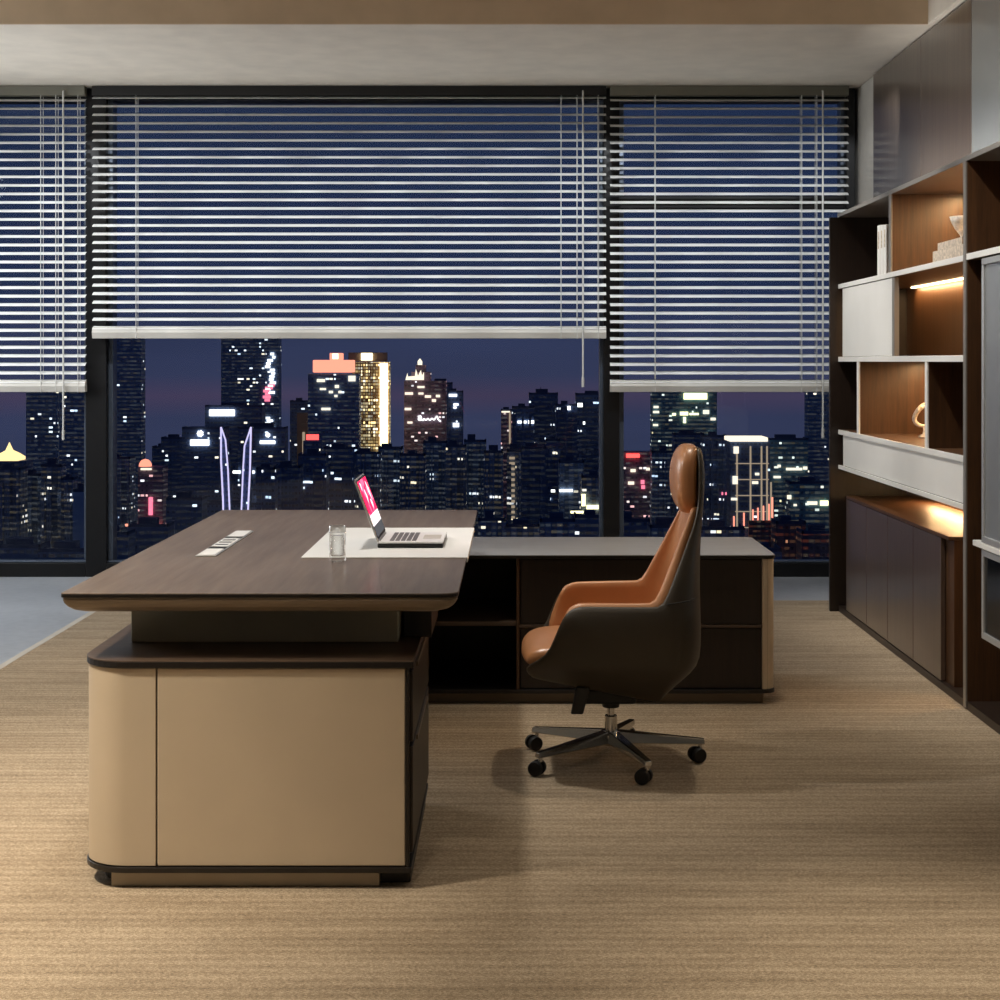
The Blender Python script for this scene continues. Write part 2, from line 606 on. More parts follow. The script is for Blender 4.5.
# ------------------------------------------------------------------ the executive desk
HT = .76                                     # desk height
TX0, TX1, TY0, TY1 = -1.148, -.137, 4.062, 6.34
desk = thing('executive_desk', 'walnut executive desk with tan leather pedestal and overhanging top', 'desk', (-.64, 5.2, FZ))
o_top = rbox(TX0, TX1, TY0, TY1, (.014, .04, .02, .02), 6)
MB().prism(o_top, HT - .011, HT - .0026).build('top_edge', M['dark'], desk, bevel=.001)
MB().prism(o_top, HT - .0025, HT).build('tabletop', M['walnut_y'], desk, bevel=.001)


def inset(o, x0, x1, y0, y1, k):
    cx, cy = (x0 + x1) / 2, (y0 + y1) / 2
    sx, sy = 1 - 2 * k / (x1 - x0), 1 - 2 * k / (y1 - y0)
    return [(cx + (x - cx) * sx, cy + (y - cy) * sy) for x, y in o]


prof = [(.0, HT - .0115), (.0035, HT - .0125), (.0035, HT - .017), (.003, HT - .018), (.006, HT - .027), (.013, HT - .036), (.026, HT - .046), (.045, HT - .0525), (.06, HT - .054)]
rings = [[(x, y, z) for x, y in inset(o_top, TX0, TX1, TY0, TY1, k)] for k, z in prof]
MB().loft(rings).build('tabletop_edge', M['tan_metal'], desk, smooth=False)
MB().box(-1.034, -.309, 4.343, 6.1, .5865, HT - .0541).build('apron_beam', M['lift'], desk, bevel=.003)
MB().box(-.30, -.222, 4.42, 4.80, .5865, HT - .0541).build('drawer_column', M['dark'], desk, bevel=.003)
MB().box(-1.0, -.34, 5.95, 6.08, FZ, .586).build('rear_leg', M['dark'], desk, bevel=.003)
# pedestal
PX0, PX1, PY0, PY1 = -1.107, -.262, 4.08, 4.89
cap = rbox(PX0 - .004, -.251, PY0 - .008, PY1, (.125, .006, .006, .03), 10)
MB().prism(cap, .568, .5835).build('cap_edge', M['dark'], desk, bevel=.0015)
MB().prism(cap, .5836, .586).build('pedestal_cap', M['walnut_x'], desk, bevel=.001)
core = rbox(PX0 + .012, PX1 - .004, PY0 + .012, PY1, (.112, .004, .004, .02), 10)
MB().prism(core, .066, .568).build('pedestal_body', M['dark'], desk)


def panel_strip(path, th, z0, z1):
    """a leather panel of thickness th along an open plan path (outer side given)"""
    inner = []
    for i, p in enumerate(path):
        a = path[max(0, i - 1)]
        b_ = path[min(len(path) - 1, i + 1)]
        dx, dy = b_[0] - a[0], b_[1] - a[1]
        l = math.hypot(dx, dy)
        inner.append((p[0] - dy / l * th, p[1] + dx / l * th))
    return MB().prism(path + inner[::-1], z0, z1)


seam = -.9065
cr = .12
path = [(PX0, PY1), (PX0, PY0 + .4)]
path += [(PX0 + cr + cr * math.cos(PI + .5 * PI * i / 36), PY0 + cr + cr * math.sin(PI + .5 * PI * i / 36)) for i in range(37)]
path += [(seam - .002, PY0)]
panel_strip(path, .012, .062, .566).build('curved_corner_panel', M['tan'], desk, bevel=.0015)
MB().box(seam + .002, -.2725, PY0, PY0 + .012, .062, .566).build('front_panel', M['tan'], desk, bevel=.0025)
MB().box(-.2715, PX1, PY0 - .003, PY0 + .012, .054, .568).build('front_stile', M['dark'], desk, bevel=.0015)
base = rbox(PX0 - .004, -.256, PY0 - .008, PY1 + .006, (.125, .006, .006, .03), 10)
MB().prism(base, .046, .060).build('base_lip', M['dark'], desk, bevel=.002)
foot = rbox(PX0 + .035, -.262, PY0 + .05, PY1 - .03, (.1, .01, .01, .02), 8)
MB().prism(foot, FZ, .046).build('recessed_base', M['black'], desk)
MB().box(-1.027, -.34, PY0 + .02, PY0 + .05, FZ, .046).build('plinth', M['plinth'], desk, bevel=.002)
for z0, z1 in ((.375, .556), (.09, .362)):
    dr = MB().box(PX1 - .004, PX1 + .008, PY0 + .02, PY1 - .015, z0, z1).build('drawer', M['darkwood'], desk, bevel=.0025)
    MB().box(PX1 + .006, PX1 + .013, PY0 + .16, PY1 - .16, z1 - .014, z1 - .002).build('finger_pull', M['tan_metal'], dr, bevel=.001)

# ------------------------------------------------------------------ credenza behind the desk
QX0, QX1, QY0, QY1 = -1.0, 1.033, 6.275, 6.92
cz = thing('credenza', 'low dark credenza with open shelves standing behind the desk below the windows', 'cabinet', (0, 6.6, FZ))
MB().prism(rbox(QX0, QX1 + .003, QY0 - .004, QY1, (.01, .03, .03, .01), 8), .574, .5865).build('top_edge', M['dark'], cz, bevel=.0015)
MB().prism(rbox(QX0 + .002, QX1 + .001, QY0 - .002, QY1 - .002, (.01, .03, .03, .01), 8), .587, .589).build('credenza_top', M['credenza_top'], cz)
MB().prism(rbox(QX0, QX1 + .003, QY0 - .004, QY1, (.01, .05, .05, .01), 8), .046, .061).build('base_lip', M['dark'], cz, bevel=.002)
MB().box(QX0 + .04, QX1 - .045, QY0 + .03, QY1 - .03, FZ, .046).build('plinth', M['tan_metal'], cz)
bd = .06
endp = [(QX1 - .05 + .05 * math.sin(.5 * PI * i / 8), QY0 + .05 - .05 * math.cos(.5 * PI * i / 8)) for i in range(9)]
endp += [(QX1, QY1 - .01)]
panel_strip(endp, .014, .062, .573).build('end_panel', M['tan'], cz, bevel=.0015)
MB().box(QX0, QX1 - .015, QY1 - .018, QY1, .061, .574).build('back_panel', M['darkwood'], cz)
MB().box(QX0, QX0 + .02, QY0, QY1 - .018, .061, .574).build('side_panel', M['darkwood'], cz)
MB().box(QX1 - .05, QX1 - .03, QY0 + .004, QY1 - .018, .061, .574).build('side_panel', M['darkwood'], cz)
for xa in (-.36, .0175):
    MB().box(xa, xa + .012, QY0 + .002, QY1 - .018, .061, .574).build('divider', M['walnut_z'], cz, bevel=.001)
MB().box(QX0 + .02, .0175, QY0 + .012, QY1 - .02, .309, .325).build('shelf', M['walnut_x'], cz, bevel=.001)
MB().box(.0295, QX1 - .05, QY0 + .004, QY1 - .02, .303, .314).build('shelf', M['walnut_x'], cz, bevel=.001)
for z0, z1 in ((.317, .571), (.064, .3)):
    MB().box(.0325, QX1 - .053, QY0 + .012, QY0 + .03, z0, z1).build('drawer', M['darkwood'], cz, bevel=.002)

# ------------------------------------------------------------------ things on the desk
mat_ = thing('desk_mat', 'white leather desk mat lying across the walnut desk under the laptop', 'desk mat', (-.39, 5.21, HT))
MB().prism(rbox(-.632, -.1325, 4.785, 5.636, (.006,) * 4, 3), HT + .0004, HT + .003).build('mat_sheet', M['offwhite'], mat_, bevel=.001)
MB().box(-.1362, -.1325, 4.785, 5.636, HT - .012, HT + .0004).build('mat_fold', M['offwhite'], mat_, bevel=.001)

lap = thing('laptop', 'open silver laptop with bright magenta screen on the white desk mat', 'laptop', (-.32, 5.165, HT + .003))
LX0, LX1, LY0, LY1 = X(377.5, 5.02), X(443, 5.02), 5.02, 5.31
zt = HT + .0033
MB().box(LX0, LX1, LY0, LY1, zt, zt + .014).build('lower_case', M['black'], lap, bevel=.003)
MB().box(LX0, LX1, LY0, LY1, zt + .0142, zt + .0195).build('palm_rest', M['satin'], lap, bevel=.0015)
kb = MB()
for i in range(5):
    for j in range(12):
        kx = LX0 + .036 + i * .0175
        ky = LY0 + .03 + j * .0195
        kb.box(kx, kx + .0135, ky, ky + .0155, zt + .0195, zt + .0212)
kb.build('keyboard', M['shade_grey'], lap)
MB().box(LX1 - .068, LX1 - .012, LY0 + .09, LY1 - .09, zt + .0195, zt + .0199).build('touchpad', M['rail'], lap)
ux, uz = -.355, .935
nrm = math.hypot(ux, uz)
ux, uz = ux / nrm, uz / nrm
nx, nz = uz, -ux                                # faces the chair
hx, hz = LX0 + .004, zt + .02
L = .208


def lidquad(a0, a1, y0, y1, t0, t1):
    def P(a, t, y):
        return (hx + ux * a + nx * t, y, hz + uz * a + nz * t)
    ring = [(a0, t0), (a1, t0), (a1, t1), (a0, t1)]
    return MB().loft([[P(a, t, y) for a, t in ring] for y in (y0, y1)])


lid = lidquad(0, L, LY0, LY1, -.006, 0).build('lid', M['silver'], lap, bevel=.002)
lidquad(.006, L - .005, LY0 + .004, LY1 - .004, .0002, .001).build('bezel', M['black'], lid)


def screen_material():
    t = NT('laptop_screen')
    v = t.coords()
    sep = t.n('SeparateXYZ')
    t.put(sep.inputs[0], v)
    h = t.math('DIVIDE', t.math('SUBTRACT', sep.outputs[2], .017), .196)
    vo = t.n('TexVoronoi', ins={'Scale': 30.0})
    t.put(vo.inputs['Vector'], v)
    sc = t.n('SeparateColor')
    t.put(sc.inputs[0], vo.outputs['Color'])
    pic = t.ramp(sc.outputs[0], [(0, (1, .03, .12, 1)), (.5, (1, .16, .3, 1)), (.66, (1, .75, .82, 1)), (.84, (.9, .02, .1, 1))], 'CONSTANT')
    bar = t.ramp(h, [(0, (.07, .07, .075, 1)), (.25, (1, .88, .9, 1)), (.42, (0, 0, 0, 1))], 'CONSTANT')
    isp = t.math('GREATER_THAN', h, .42)
    c = t.mix(isp, bar, pic)
    e = t.n('Emission', ins={'Strength': 1.7})
    t.put(e.inputs['Color'], c)
    t.t.links.new(e.outputs[0], t.out.inputs[0])
    return t.m


lidquad(.014, L - .010, LY0 + .010, LY1 - .010, .0011, .0016).build('screen', screen_material(), lid)
MB().tube((hx, LY0 + .03, hz - .003), (hx, LY1 - .03, hz - .003), .005).build('hinge', M['shade_grey'], lap)

gx, gy = X(337.5, 4.705), 4.705
tum = thing('water_glass', 'tall clear tumbler of water standing at the corner of the white mat', 'glass', (gx, gy, HT))
HT_ = HT
HT = HT + .0005
R = .0245
MB().lathe([(R - .004, HT), (R, HT + .004), (R, HT + .105), (R - .0012, HT + .106), (R - .0025, HT + .105), (R - .0025, HT + .02), (R - .008, HT + .0165), (.002, HT + .016)], gx, gy, 32).build('tumbler', M['glass'], tum, smooth=True)
MB().lathe([(.002, HT + .0163), (R - .0085, HT + .017), (R - .0028, HT + .0205), (R - .0028, HT + .076), (.002, HT + .0758)], gx, gy, 32).build('water', M['glass'], tum, smooth=True)
MB().lathe([(R - .0005, HT + .086), (R + .0006, HT + .087), (R + .0006, HT + .1035), (R - .0005, HT + .1045)], gx, gy, 32, False, False).build('frosted_rim', plain('frosted_band', rgb(226, 228, 226), .6, Alpha=.35), tum, smooth=True)

HT = HT_
pw = thing('power_box', 'slim silver cable and socket box sunk into the walnut desk', 'socket', (-.923, 5.17, HT))
MB().box(-.955, -.892, 4.82, 5.52, HT + .0003, HT + .004).build('cover_frame', M['silver'], pw, bevel=.001)
for y0, y1 in ((4.828, 4.985), (5.335, 5.512)):
    MB().box(-.949, -.898, y0, y1, HT + .004, HT + .0058).build('flap', M['offwhite'], pw, bevel=.001)
MB().box(-.949, -.898, 5.055, 5.285, HT + .004, HT + .0052).build('socket_plate', M['offwhite'], pw)
for y0, y1 in ((4.99, 5.045), (5.29, 5.33)):
    MB().box(-.951, -.896, y0, y1, HT + .004, HT + .005).build('cable_slot', M['black'], pw)
for k in range(3):
    yy = 5.085 + k * .065
    MB().box(-.944, -.905, yy, yy + .03, HT + .0052, HT + .0060).build('socket', M['shade_grey'], pw)

# ------------------------------------------------------------------ the chair
cx, cy = .332, 5.37
ch = thing('office_chair', 'high-backed cognac leather swivel chair with dark shell and chrome star base', 'chair', (cx, cy, FZ))


def sh(f, sd, z):
    return (cx - f, cy + sd, z)


def lerp(a, b, t):
    return a + (b - a) * t


NA, NB = 9, 18
FA = -.147


def bucket(levels, uppers, fa, rim_round):
    """rows of points round the bucket from the near arm's front, round the back, to the far arm's front"""
    mb = MB()
    n = NA * 2 + NB + 1
    rows = []
    for li, (zf, zb, ff, w, fb, p) in enumerate(levels):
        row = []
        last = li == len(levels) - 1
        for i in range(n):
            if i < NA or i > NA + NB:
                k = i if i < NA else n - 1 - i
                t = k / NA
                f = lerp(ff, fa, t)
                sd = w * (1 - .10 * (1 - t) ** 2)
                sgn = -1 if i < NA else 1
                z = lerp(zf, zb, (ff - f) / (ff - fb))
                if last and rim_round and t < .1:
                    z -= .014
                row.append(sh(f, sgn * sd, z))
            else:
                th = PI * (i - NA) / NB
                c, s_ = math.cos(th), math.sin(th)
                e = 2.0 / p
                sd = -w * math.copysign(abs(c) ** e, c)
                f = fa + (fb - fa) * abs(s_) ** e
                z = lerp(zf, zb, (ff - f) / (ff - fb))
                row.append(sh(f, sd, z))
        rows.append(row)
    vs = [p for r in rows for p in r]
    fs = []
    for k in range(len(rows) - 1):
        for i in range(n - 1):
            fs.append((k * n + i, k * n + i + 1, (k + 1) * n + i + 1, (k + 1) * n + i))
    prev = [(len(rows) - 1) * n + NA + j for j in range(NB + 1)]
    for (z, fr, w, fb, p) in uppers:
        cur = []
        for j in range(NB + 1):
            th = PI * j / NB
            c, s_ = math.cos(th), math.sin(th)
            e = 2.0 / p
            sd = -w * math.copysign(abs(c) ** e, c)
            f = fr + (fb - fr) * abs(s_) ** e
            cur.append(len(vs))
            vs.append(sh(f, sd, z))
        for j in range(NB):
            fs.append((prev[j], prev[j + 1], cur[j + 1], cur[j]))
        prev = cur
    return mb.add(vs, fs), rows


lv = [(.315, .238, .27, .165, -.135, 2.3), (.350, .288, .292, .215, -.202, 2.5), (.376, .342, .285, .262, -.264, 2.8), (.404, .376, .222, .278, -.287, 2.9),
      (.47, .465, .198, .305, -.286, 2.8), (.53, .53, .172, .30, -.285, 2.8), (.569, .570, .15, .288, -.284, 2.8)]
up = [(.64, -.178, .262, -.284, 2.6), (.71, -.21, .225, -.286, 2.5), (.78, -.242, .187, -.289, 2.4), (.845, -.27, .155, -.294, 2.4),
      (.90, -.277, .14, -.299, 2.6), (.97, -.280, .132, -.301, 3), (1.03, -.279, .118, -.298, 3), (1.064, -.278, .085, -.29, 3)]
mb, rows = bucket(lv, up, FA, True)
shell = mb.build('shell', M['shell'], ch, smooth=True, solid=.012, sub=1)
for md in shell.modifiers:
    if md.type == 'SOLIDIFY':
        md.offset = 0
# underside pan closing the bucket
r0 = rows[0]
cen = (sum(p[0] for p in r0) / len(r0), sum(p[1] for p in r0) / len(r0), .262)
mid = [(lerp(p[0], cen[0], .5), lerp(p[1], cen[1], .5), lerp(p[2], cen[2], .5) - .012) for p in r0]
MB().loft([r0, mid]).build('seat_pan', M['shell'], ch, smooth=True)
lv2 = [(.40, .38, .215, .245, -.245, 2.8), (.47, .465, .194, .276, -.257, 2.8), (.53, .53, .169, .272, -.257, 2.8), (.577, .581, .149, .264, -.256, 2.8)]
up2 = [(.645, -.154, .238, -.259, 2.6), (.715, -.187, .201, -.264, 2.5), (.785, -.219, .165, -.271, 2.4), (.848, -.248, .138, -.281, 2.4), (.87, -.256, .125, -.284, 2.4)]
mb, _ = bucket(lv2, up2, FA + .023, True)
lin_ = mb.build('upholstery', M['cognac'], ch, smooth=True, solid=.026, sub=1)
for md in lin_.modifiers:
    if md.type == 'SOLIDIFY':
        md.offset = 0
# seat cushion with a waterfall front
sec = []
for j in range(15):
    sd = lerp(-.232, .232, j / 14)
    k = 1 - abs(2 * j / 14 - 1) ** 4 * .35
    pr = [(-.22, .37), (-.22, .43 * (.9 + .1 * k)), (-.05, .438), (.12, .44), (.20, .437), (.255, .43), (.288, .412), (.302, .39), (.30, .374), (.28, .364), (.15, .35), (-.1, .345)]
    edge = abs(2 * j / 14 - 1)
    sec.append([sh(f - (.02 * edge ** 3 if f > .1 else 0), sd, z if z < .4 else lerp(.40, z, k)) for f, z in pr])
MB().loft(sec).build('seat_cushion', M['cognac'], ch, smooth=True, sub=1)
hr = MB().superell((0, 0, 0), (.043, .134, .117), 2.9, 28, 16)
hr.v = [(x - (.018 * (z / .117) ** 2 - .010) * -1 * 1.0, y, z) for x, y, z in hr.v]
hr.v = [sh(-.2525 - x, y, .957 + z) for x, y, z in hr.v]
hr.build('headrest', M['cognac'], ch, smooth=True, sub=1)
# piping between the upper back and the bucket
pp = [Vector(sh(FA - .012, -.292, .577))] + [Vector(sh(lerp(FA, -.286, abs(math.sin(PI * i / 24)) ** (2 / 2.8)), -.291 * math.copysign(abs(math.cos(PI * i / 24)) ** (2 / 2.8), math.cos(PI * i / 24)), .578 + .012 * math.sin(PI * i / 24))) for i in range(1, 24)]
MB().path([tuple(p) for p in pp], .0025, 6).build('back_seam', M['black'], ch)
MB().prism(rbox(cx - .10, cx + .08, cy - .08, cy + .08, (.02,) * 4, 4), .215, .262).build('tilt_mechanism', M['black'], ch, bevel=.006)
MB().lathe([(.028, .19), (.03, .2), (.03, .235)], cx, cy, 20).build('mechanism_socket', M['black'], ch, smooth=False)
MB().lathe([(.012, .14), (.012, .20)], cx, cy, 20).lathe([(.021, .08), (.021, .16), (.019, .163)], cx, cy, 24).build('gas_column', M['chrome'], ch)
MB().lathe([(.03, .064), (.037, .07), (.037, .10), (.03, .112), (.022, .114)], cx, cy, 28).build('base_hub', M['chrome'], ch)
for a in (217, -71, 1, 73, 145):
    r = math.radians(a)
    c, s_ = math.cos(r), math.sin(r)
    MB().bar((cx + .026 * c, cy + .026 * s_, .092), (cx + .314 * c, cy + .314 * s_, .073), .05, .04, .028, .018).build('base_arm', M['chrome'], ch, bevel=.003)
    bx, by = cx + .300 * c, cy + .300 * s_
    yaw = math.radians(90 + 24 * math.sin(a * 1.7))
    tx, ty = math.cos(yaw), math.sin(yaw)
    wx, wy = bx - .012 * ty, by + .012 * tx
    cs = MB()
    for k in (-1, 1):
        p0 = Vector((wx + tx * .007 * k, wy + ty * .007 * k, FZ + .0255))
        p1 = Vector((wx + tx * .026 * k, wy + ty * .026 * k, FZ + .0255))
        cs.tube(p0, p1, .0255, .0235, 20)
    ca = cs.build('caster', M['rubber'], ch, bevel=.003)
    MB().tube((bx, by, .05), (bx, by, .072), .007).tube((wx - tx * .01, wy - ty * .01, FZ + .0255), (wx + tx * .01, wy + ty * .01, FZ + .0255), .006).bar((bx, by, .05), (wx, wy, .046), .02, .012, .02, .012).build('caster_stem', M['chrome'], ca)
lvr = MB().tube((cx - .09, cy - .07, .24), (cx - .108, cy - .165, .262), .007)
lvr.build('lever_rod', M['black'], ch)
lv_ = MB().prism(rbox(-.022, .022, -.009, .009, (.008,) * 4, 4), -.05, .04)
lv_.v = [(cx - .11 + x * (1 + z * 1.5) + z * .22, cy - .17 + y - z * .1, .252 + z) for x, y, z in lv_.v]
lv_.build('tilt_lever', M['black'], ch, bevel=.004)

# ------------------------------------------------------------------ bookcase wall
BX, BB = 1.757, 2.135                           # front plane, back


def yf(px, x=BX):
    return x * F / (px - CX)


bk = thing('bookcase', 'tall walnut wall bookcase with white edged shelves and warm strip lights', 'bookcase', (1.95, 6.6, FZ))
YE, YN, YU = 8.6, 4.5, 6.21
w = M['walnut_z']
MB().box(1.709, BB, YE, YE + .03, FZ, 2.122).build('end_panel', M['darkwood'], bk, bevel=.0015)
tp = MB().box(BX - .002, BB, YN, YE + .03, 2.1225, 2.143).build('top_board', M['grey_edge'], bk, bevel=.0015)
MB().box(BB - .014, BB, YN, YE, FZ, 2.122).build('back_panel', w, bk)
upn = MB().box(BX, BB - .014, YU - .034, YU, FZ, 2.122).build('upright', w, bk, bevel=.001)
MB().box(BX - .006, BX, YU - .034, YU, .01, 2.122).build('edge_strip', M['grey_edge'], upn)
upn = MB().box(BX, BB - .014, YN, YN + .03, FZ, 2.122).build('upright', w, bk, bevel=.001)
MB().box(BX - .001, BB - .014, YN + .03, YE - .0005, FZ, .036).build('plinth', M['darkwood'], bk, bevel=.001)


def shelf(z0, z1, y0, y1, edge=M['white']):
    s_ = MB().box(BX + .004, BB - .014, y0, y1, z0, z1).build('shelf', w, bk)
    MB().box(BX - .004, BX + .004, y0 + .0005, y1 - .0005, z0 - .0005, z1 + .0005).build('edge_strip', edge, s_, bevel=.001)


shelf(1.738, 1.761, YU, YE)
shelf(1.740, 1.763, YN + .03, YU - .034)
shelf(1.347, 1.372, YU, YE)
shelf(.957, .981, YU, YE)
shelf(.772, .792, YU, YE)


def divider(px, t, z0, z1, edge):
    y = yf(px)
    d_ = MB().box(BX + .004, BB - .014, y - t, y, z0, z1).build('divider', w, bk)
    MB().box(BX - .003, BX + .004, y - t, y, z0, z1).build('edge_strip', edge, d_, bevel=.001)


divider(889.3, .045, 1.761, 2.122, M['grey_edge'])
divider(857.3, .05, .981, 1.347, M['white'])
divider(925.4, .042, .981, 1.347, M['white'])
dw = MB().box(BX, BX + .02, yf(892), yf(842.5), 1.374, 1.735).build('sliding_door', M['white'], bk, bevel=.002)
MB().box(BX - .001, BX + .021, yf(894.6), yf(892.2), 1.374, 1.735).build('edge_strip', M['grey_edge'], dw)
MB().box(BX + .003, BX + .3, YU + .004, yf(842.5), .795, .955).build('drawer', M['white'], bk, bevel=.002)


def led(z, y0, y1, x=2.095, power=6.0, tilt=0.0, name='strip_light'):
    MB().box(x, x + .014, y0, y1, z - .007, z - .0005).build(name, M['led'], bk)
    ld = bpy.data.lights.new('strip_lamp', 'AREA')
    ld.shape = 'RECTANGLE'
    ld.size, ld.size_y = .02, abs(y1 - y0)
    ld.energy = power
    ld.color = (1.0, .62, .29)
    o = bpy.data.objects.new('strip_lamp', ld)
    COL.objects.link(o)
    o.location = (x - .005, (y0 + y1) / 2, z - .012)
    o.rotation_euler = (0, tilt, 0)


led(2.1225, 6.26, 7.33, power=10)
led(1.738, 6.26, 8.4, power=8)
led(1.347, 6.85, 8.0, power=9)
led(.772, 6.26, 8.0, power=13)

# tall glass-fronted cabinet in the near bay
gc = thing('glass_cabinet', 'tall cabinet with smoked glass doors in pale metal frames at the bookcase end', 'cabinet', (1.92, 5.3, .3))
GY0, GY1 = YN + .035, 5.99
MB().box(BX + .03, BB - .016, GY0, GY1, .300, .318).box(BX + .03, BB - .016, GY0, GY1, 1.715, 1.733).box(BX + .03, BB - .016, GY1 - .018, GY1, .318, 1.715).box(BX + .03, BB - .016, GY0, GY0 + .018, .318, 1.715).build('carcass', M['dark'], gc)


def glass_door(z0, z1, y0, y1, mat):
    fr = MB()
    t = .024
    fr.box(BX, BX + .024, y0, y1, z0, z0 + t).box(BX, BX + .024, y0, y1, z1 - t, z1)
    fr.box(BX, BX + .024, y0, y0 + t, z0 + t, z1 - t).box(BX, BX + .024, y1 - t, y1, z0 + t, z1 - t)
    d_ = fr.build('door', M['silver'], gc, bevel=.002)
    MB().box(BX + .008, BX + .016, y0 + t, y1 - t, z0 + t, z1 - t).build('glass_panel', mat, d_)


for y0, y1 in ((5.26, GY1), (GY0, 5.255)):
    glass_door(.672, 1.733, y0, y1, M['smoked'])
    glass_door(.313, .646, y0, y1, M['black_glass'])
MB().box(BX - .004, BX + .03, GY0, 6.09, .649, .670).build('ledge', M['white'], gc, bevel=.002)

# low cupboard under the open lit niche
lc = thing('low_cupboard', 'low walnut cupboard with four plain doors under the lit niche', 'cabinet', (1.94, 7.4, .036))
LY0_, LY1_ = 6.437, 8.40
MB().box(BX + .022, BB - .016, LY0_, LY1_, .037, .628).build('carcass', w, lc, bevel=.001)
MB().box(BX - .002, BB - .016, LY0_ - .002, LY1_ + .002, .6285, .643).build('counter', w, lc, bevel=.001)
seams = [846, 866.5, 887.5, 913, 941]
for a, b_ in zip(seams, seams[1:]):
    MB().box(BX, BX + .02, yf(b_) + .004, yf(a) - .004, .040, .626).build('door', M['walnut_panel'], lc, bevel=.002)

# binders, books and ornaments on the shelves
bh = [.255, .250, .247]
bl = ['white upright binder in the dark top niche, farthest from the shelf divider', 'white upright binder in the middle of three in the top niche',
      'white upright binder in the dark top niche, touching the divider side']
for k in range(3):
    y1 = 7.885 - k * .064
    root = thing('binder', bl[k], 'binder', (1.93, y1 - .03, 1.7615), 'white binders in the top niche')
    MB().box(1.80, 2.08, y1 - .056, y1, 1.7615, 1.7615 + bh[k]).build('cover', M['white'], root, bevel=.003)
    MB().box(1.7985, 1.80, y1 - .040, y1 - .018, 1.90, 1.985).build('spine_tag', M['stone_cover'], root)
bks = [(1.80, 2.02, 6.36, 6.845, 0, .026, 'mottled cream book lying at the bottom of the stack'),
       (1.80, 2.00, 6.38, 6.845, .026, .03, 'mottled cream book second from bottom, under the tilted top book'),
       (1.80, 1.99, 6.40, 6.765, .056, .03, 'mottled cream book on top of the stack, under the cup')]
for x0, x1, y0, y1, zz, h, l in bks:
    root = thing('book', l, 'book', ((x0 + x1) / 2, (y0 + y1) / 2, 1.7615 + zz), 'books lying in the lit top niche')
    z0 = 1.7615 + zz
    cv = MB().box(x0, x1, y0, y1, z0, z0 + .003).box(x0, x1, y0, y1, z0 + h - .0035, z0 + h - .0005).box(x0, x0 + .003, y0, y1, z0 + .003, z0 + h - .0035)
    cv.build('cover', M['stone_cover'], root)
    MB().box(x0 + .003, x1 - .004, y0 + .004, y1 - .004, z0 + .003, z0 + h - .0035).build('pages', M['paper'], root)
ux_, uy_, uz_ = 1.875, 6.62, 1.7615 + .086
tag(MB().lathe([(.03, uz_), (.032, uz_ + .006), (.018, uz_ + .014), (.022, uz_ + .024), (.042, uz_ + .05), (.055, uz_ + .075), (.064, uz_ + .1), (.06, uz_ + .1), (.05, uz_ + .076), (.036, uz_ + .05), (.012, uz_ + .03)], ux_, uy_, 28).build('ceramic_cup', M['porcelain'], smooth=True),
    'flared cream ceramic cup standing on the stacked books', 'ornament')
# looped sculpture beside the white divider
sx, sy, sz = 1.985, 7.69, .9815
pts = []
for i in range(29):
    t_ = i / 28
    a = lerp(-PI * .5, PI * 1.5, t_)
    pts.append(Vector((sx, sy + 0.0, sz + .105)) + Vector((.048 * math.cos(a) * (1 - .25 * math.sin(a)), .012 * math.sin(2 * a), .05 * math.sin(a))))
sl = MB()
rings = []
for i, p in enumerate(pts):
    d_ = (pts[min(28, i + 1)] - pts[max(0, i - 1)]).normalized()
    a_ = Vector((0, 1, 0))
    b_ = d_.cross(a_).normalized()
    rr = .008 + .005 * math.sin(PI * i / 28)
    rings.append([tuple(p + a_ * rr * 1.3 * math.cos(2 * PI * q / 12) + b_ * rr * math.sin(2 * PI * q / 12)) for q in range(12)])
sl.loft(rings)
sl.lathe([(.03, sz), (.031, sz + .008), (.012, sz + .018), (.008, sz + .035), (.011, sz + .06)], sx, sy, 20)
tag(sl.build('loop_sculpture', M['porcelain'], smooth=True), 'small cream looped sculpture on a foot behind the white divider', 'ornament')

# ------------------------------------------------------------------ the city beyond the glass
GZ = -135.0
s = MB().box(-540, 540, 180, 1250, GZ - 2, GZ).build('ground', M['ground']); structure(s)


def tower(name, p0, p1, yt, D, mat, label, dep=None, ribs=0, steps=(), plant=True, cat='building', group=None, antenna=None):
    """one building: a body with pilasters, setbacks and plant on its roof; D is its distance in metres"""
    x0, x1, zt = X(p0, D), X(p1, D), Z(yt, D)
    dep = dep or max(8, min(12, (x1 - x0) * .9))
    root = thing(name, label, cat, ((x0 + x1) / 2, D + dep / 2, GZ), group)
    b = MB().box(x0, x1, D, D + dep, GZ, zt)
    if ribs:
        wv = (x1 - x0) / ribs
        for k in range(ribs):
            xa = x0 + wv * (k + .32)
            b.box(xa, xa + wv * .3, D - 1.4, D, GZ, zt - rnd.choice((0, 3, 5)))
    body = b.build('body', mat, root)
    for q, (a0, a1, yy) in enumerate(steps):
        MB().box(X(a0, D), X(a1, D), D + 2, D + dep - 2, zt, Z(yy, D)).build('setback', mat, root)
        zt2 = Z(yy, D)
    r = MB()
    wd = x1 - x0
    if plant:
        r.box(x0, x1, D, D + .6, zt, zt + 1.1).box(x0, x0 + .6, D, D + dep, zt, zt + 1.1).box(x1 - .6, x1, D, D + dep, zt, zt + 1.1)
        if not steps:
            r.box(x0 + wd * rnd.uniform(.12, .3), x0 + wd * rnd.uniform(.5, .75), D + dep * .3, D + dep * .7, zt, zt + rnd.uniform(2, 3.4))
        r.build('roof_plant', M['roof'], root)
    if antenna:
        ax, ay = antenna
        MB().tube((X(ax, D), D + dep / 2, zt), (X(ax, D), D + dep / 2, Z(ay, D)), .35, .15, 6).build('antenna', M['roof'], root)
    return root, D, dep


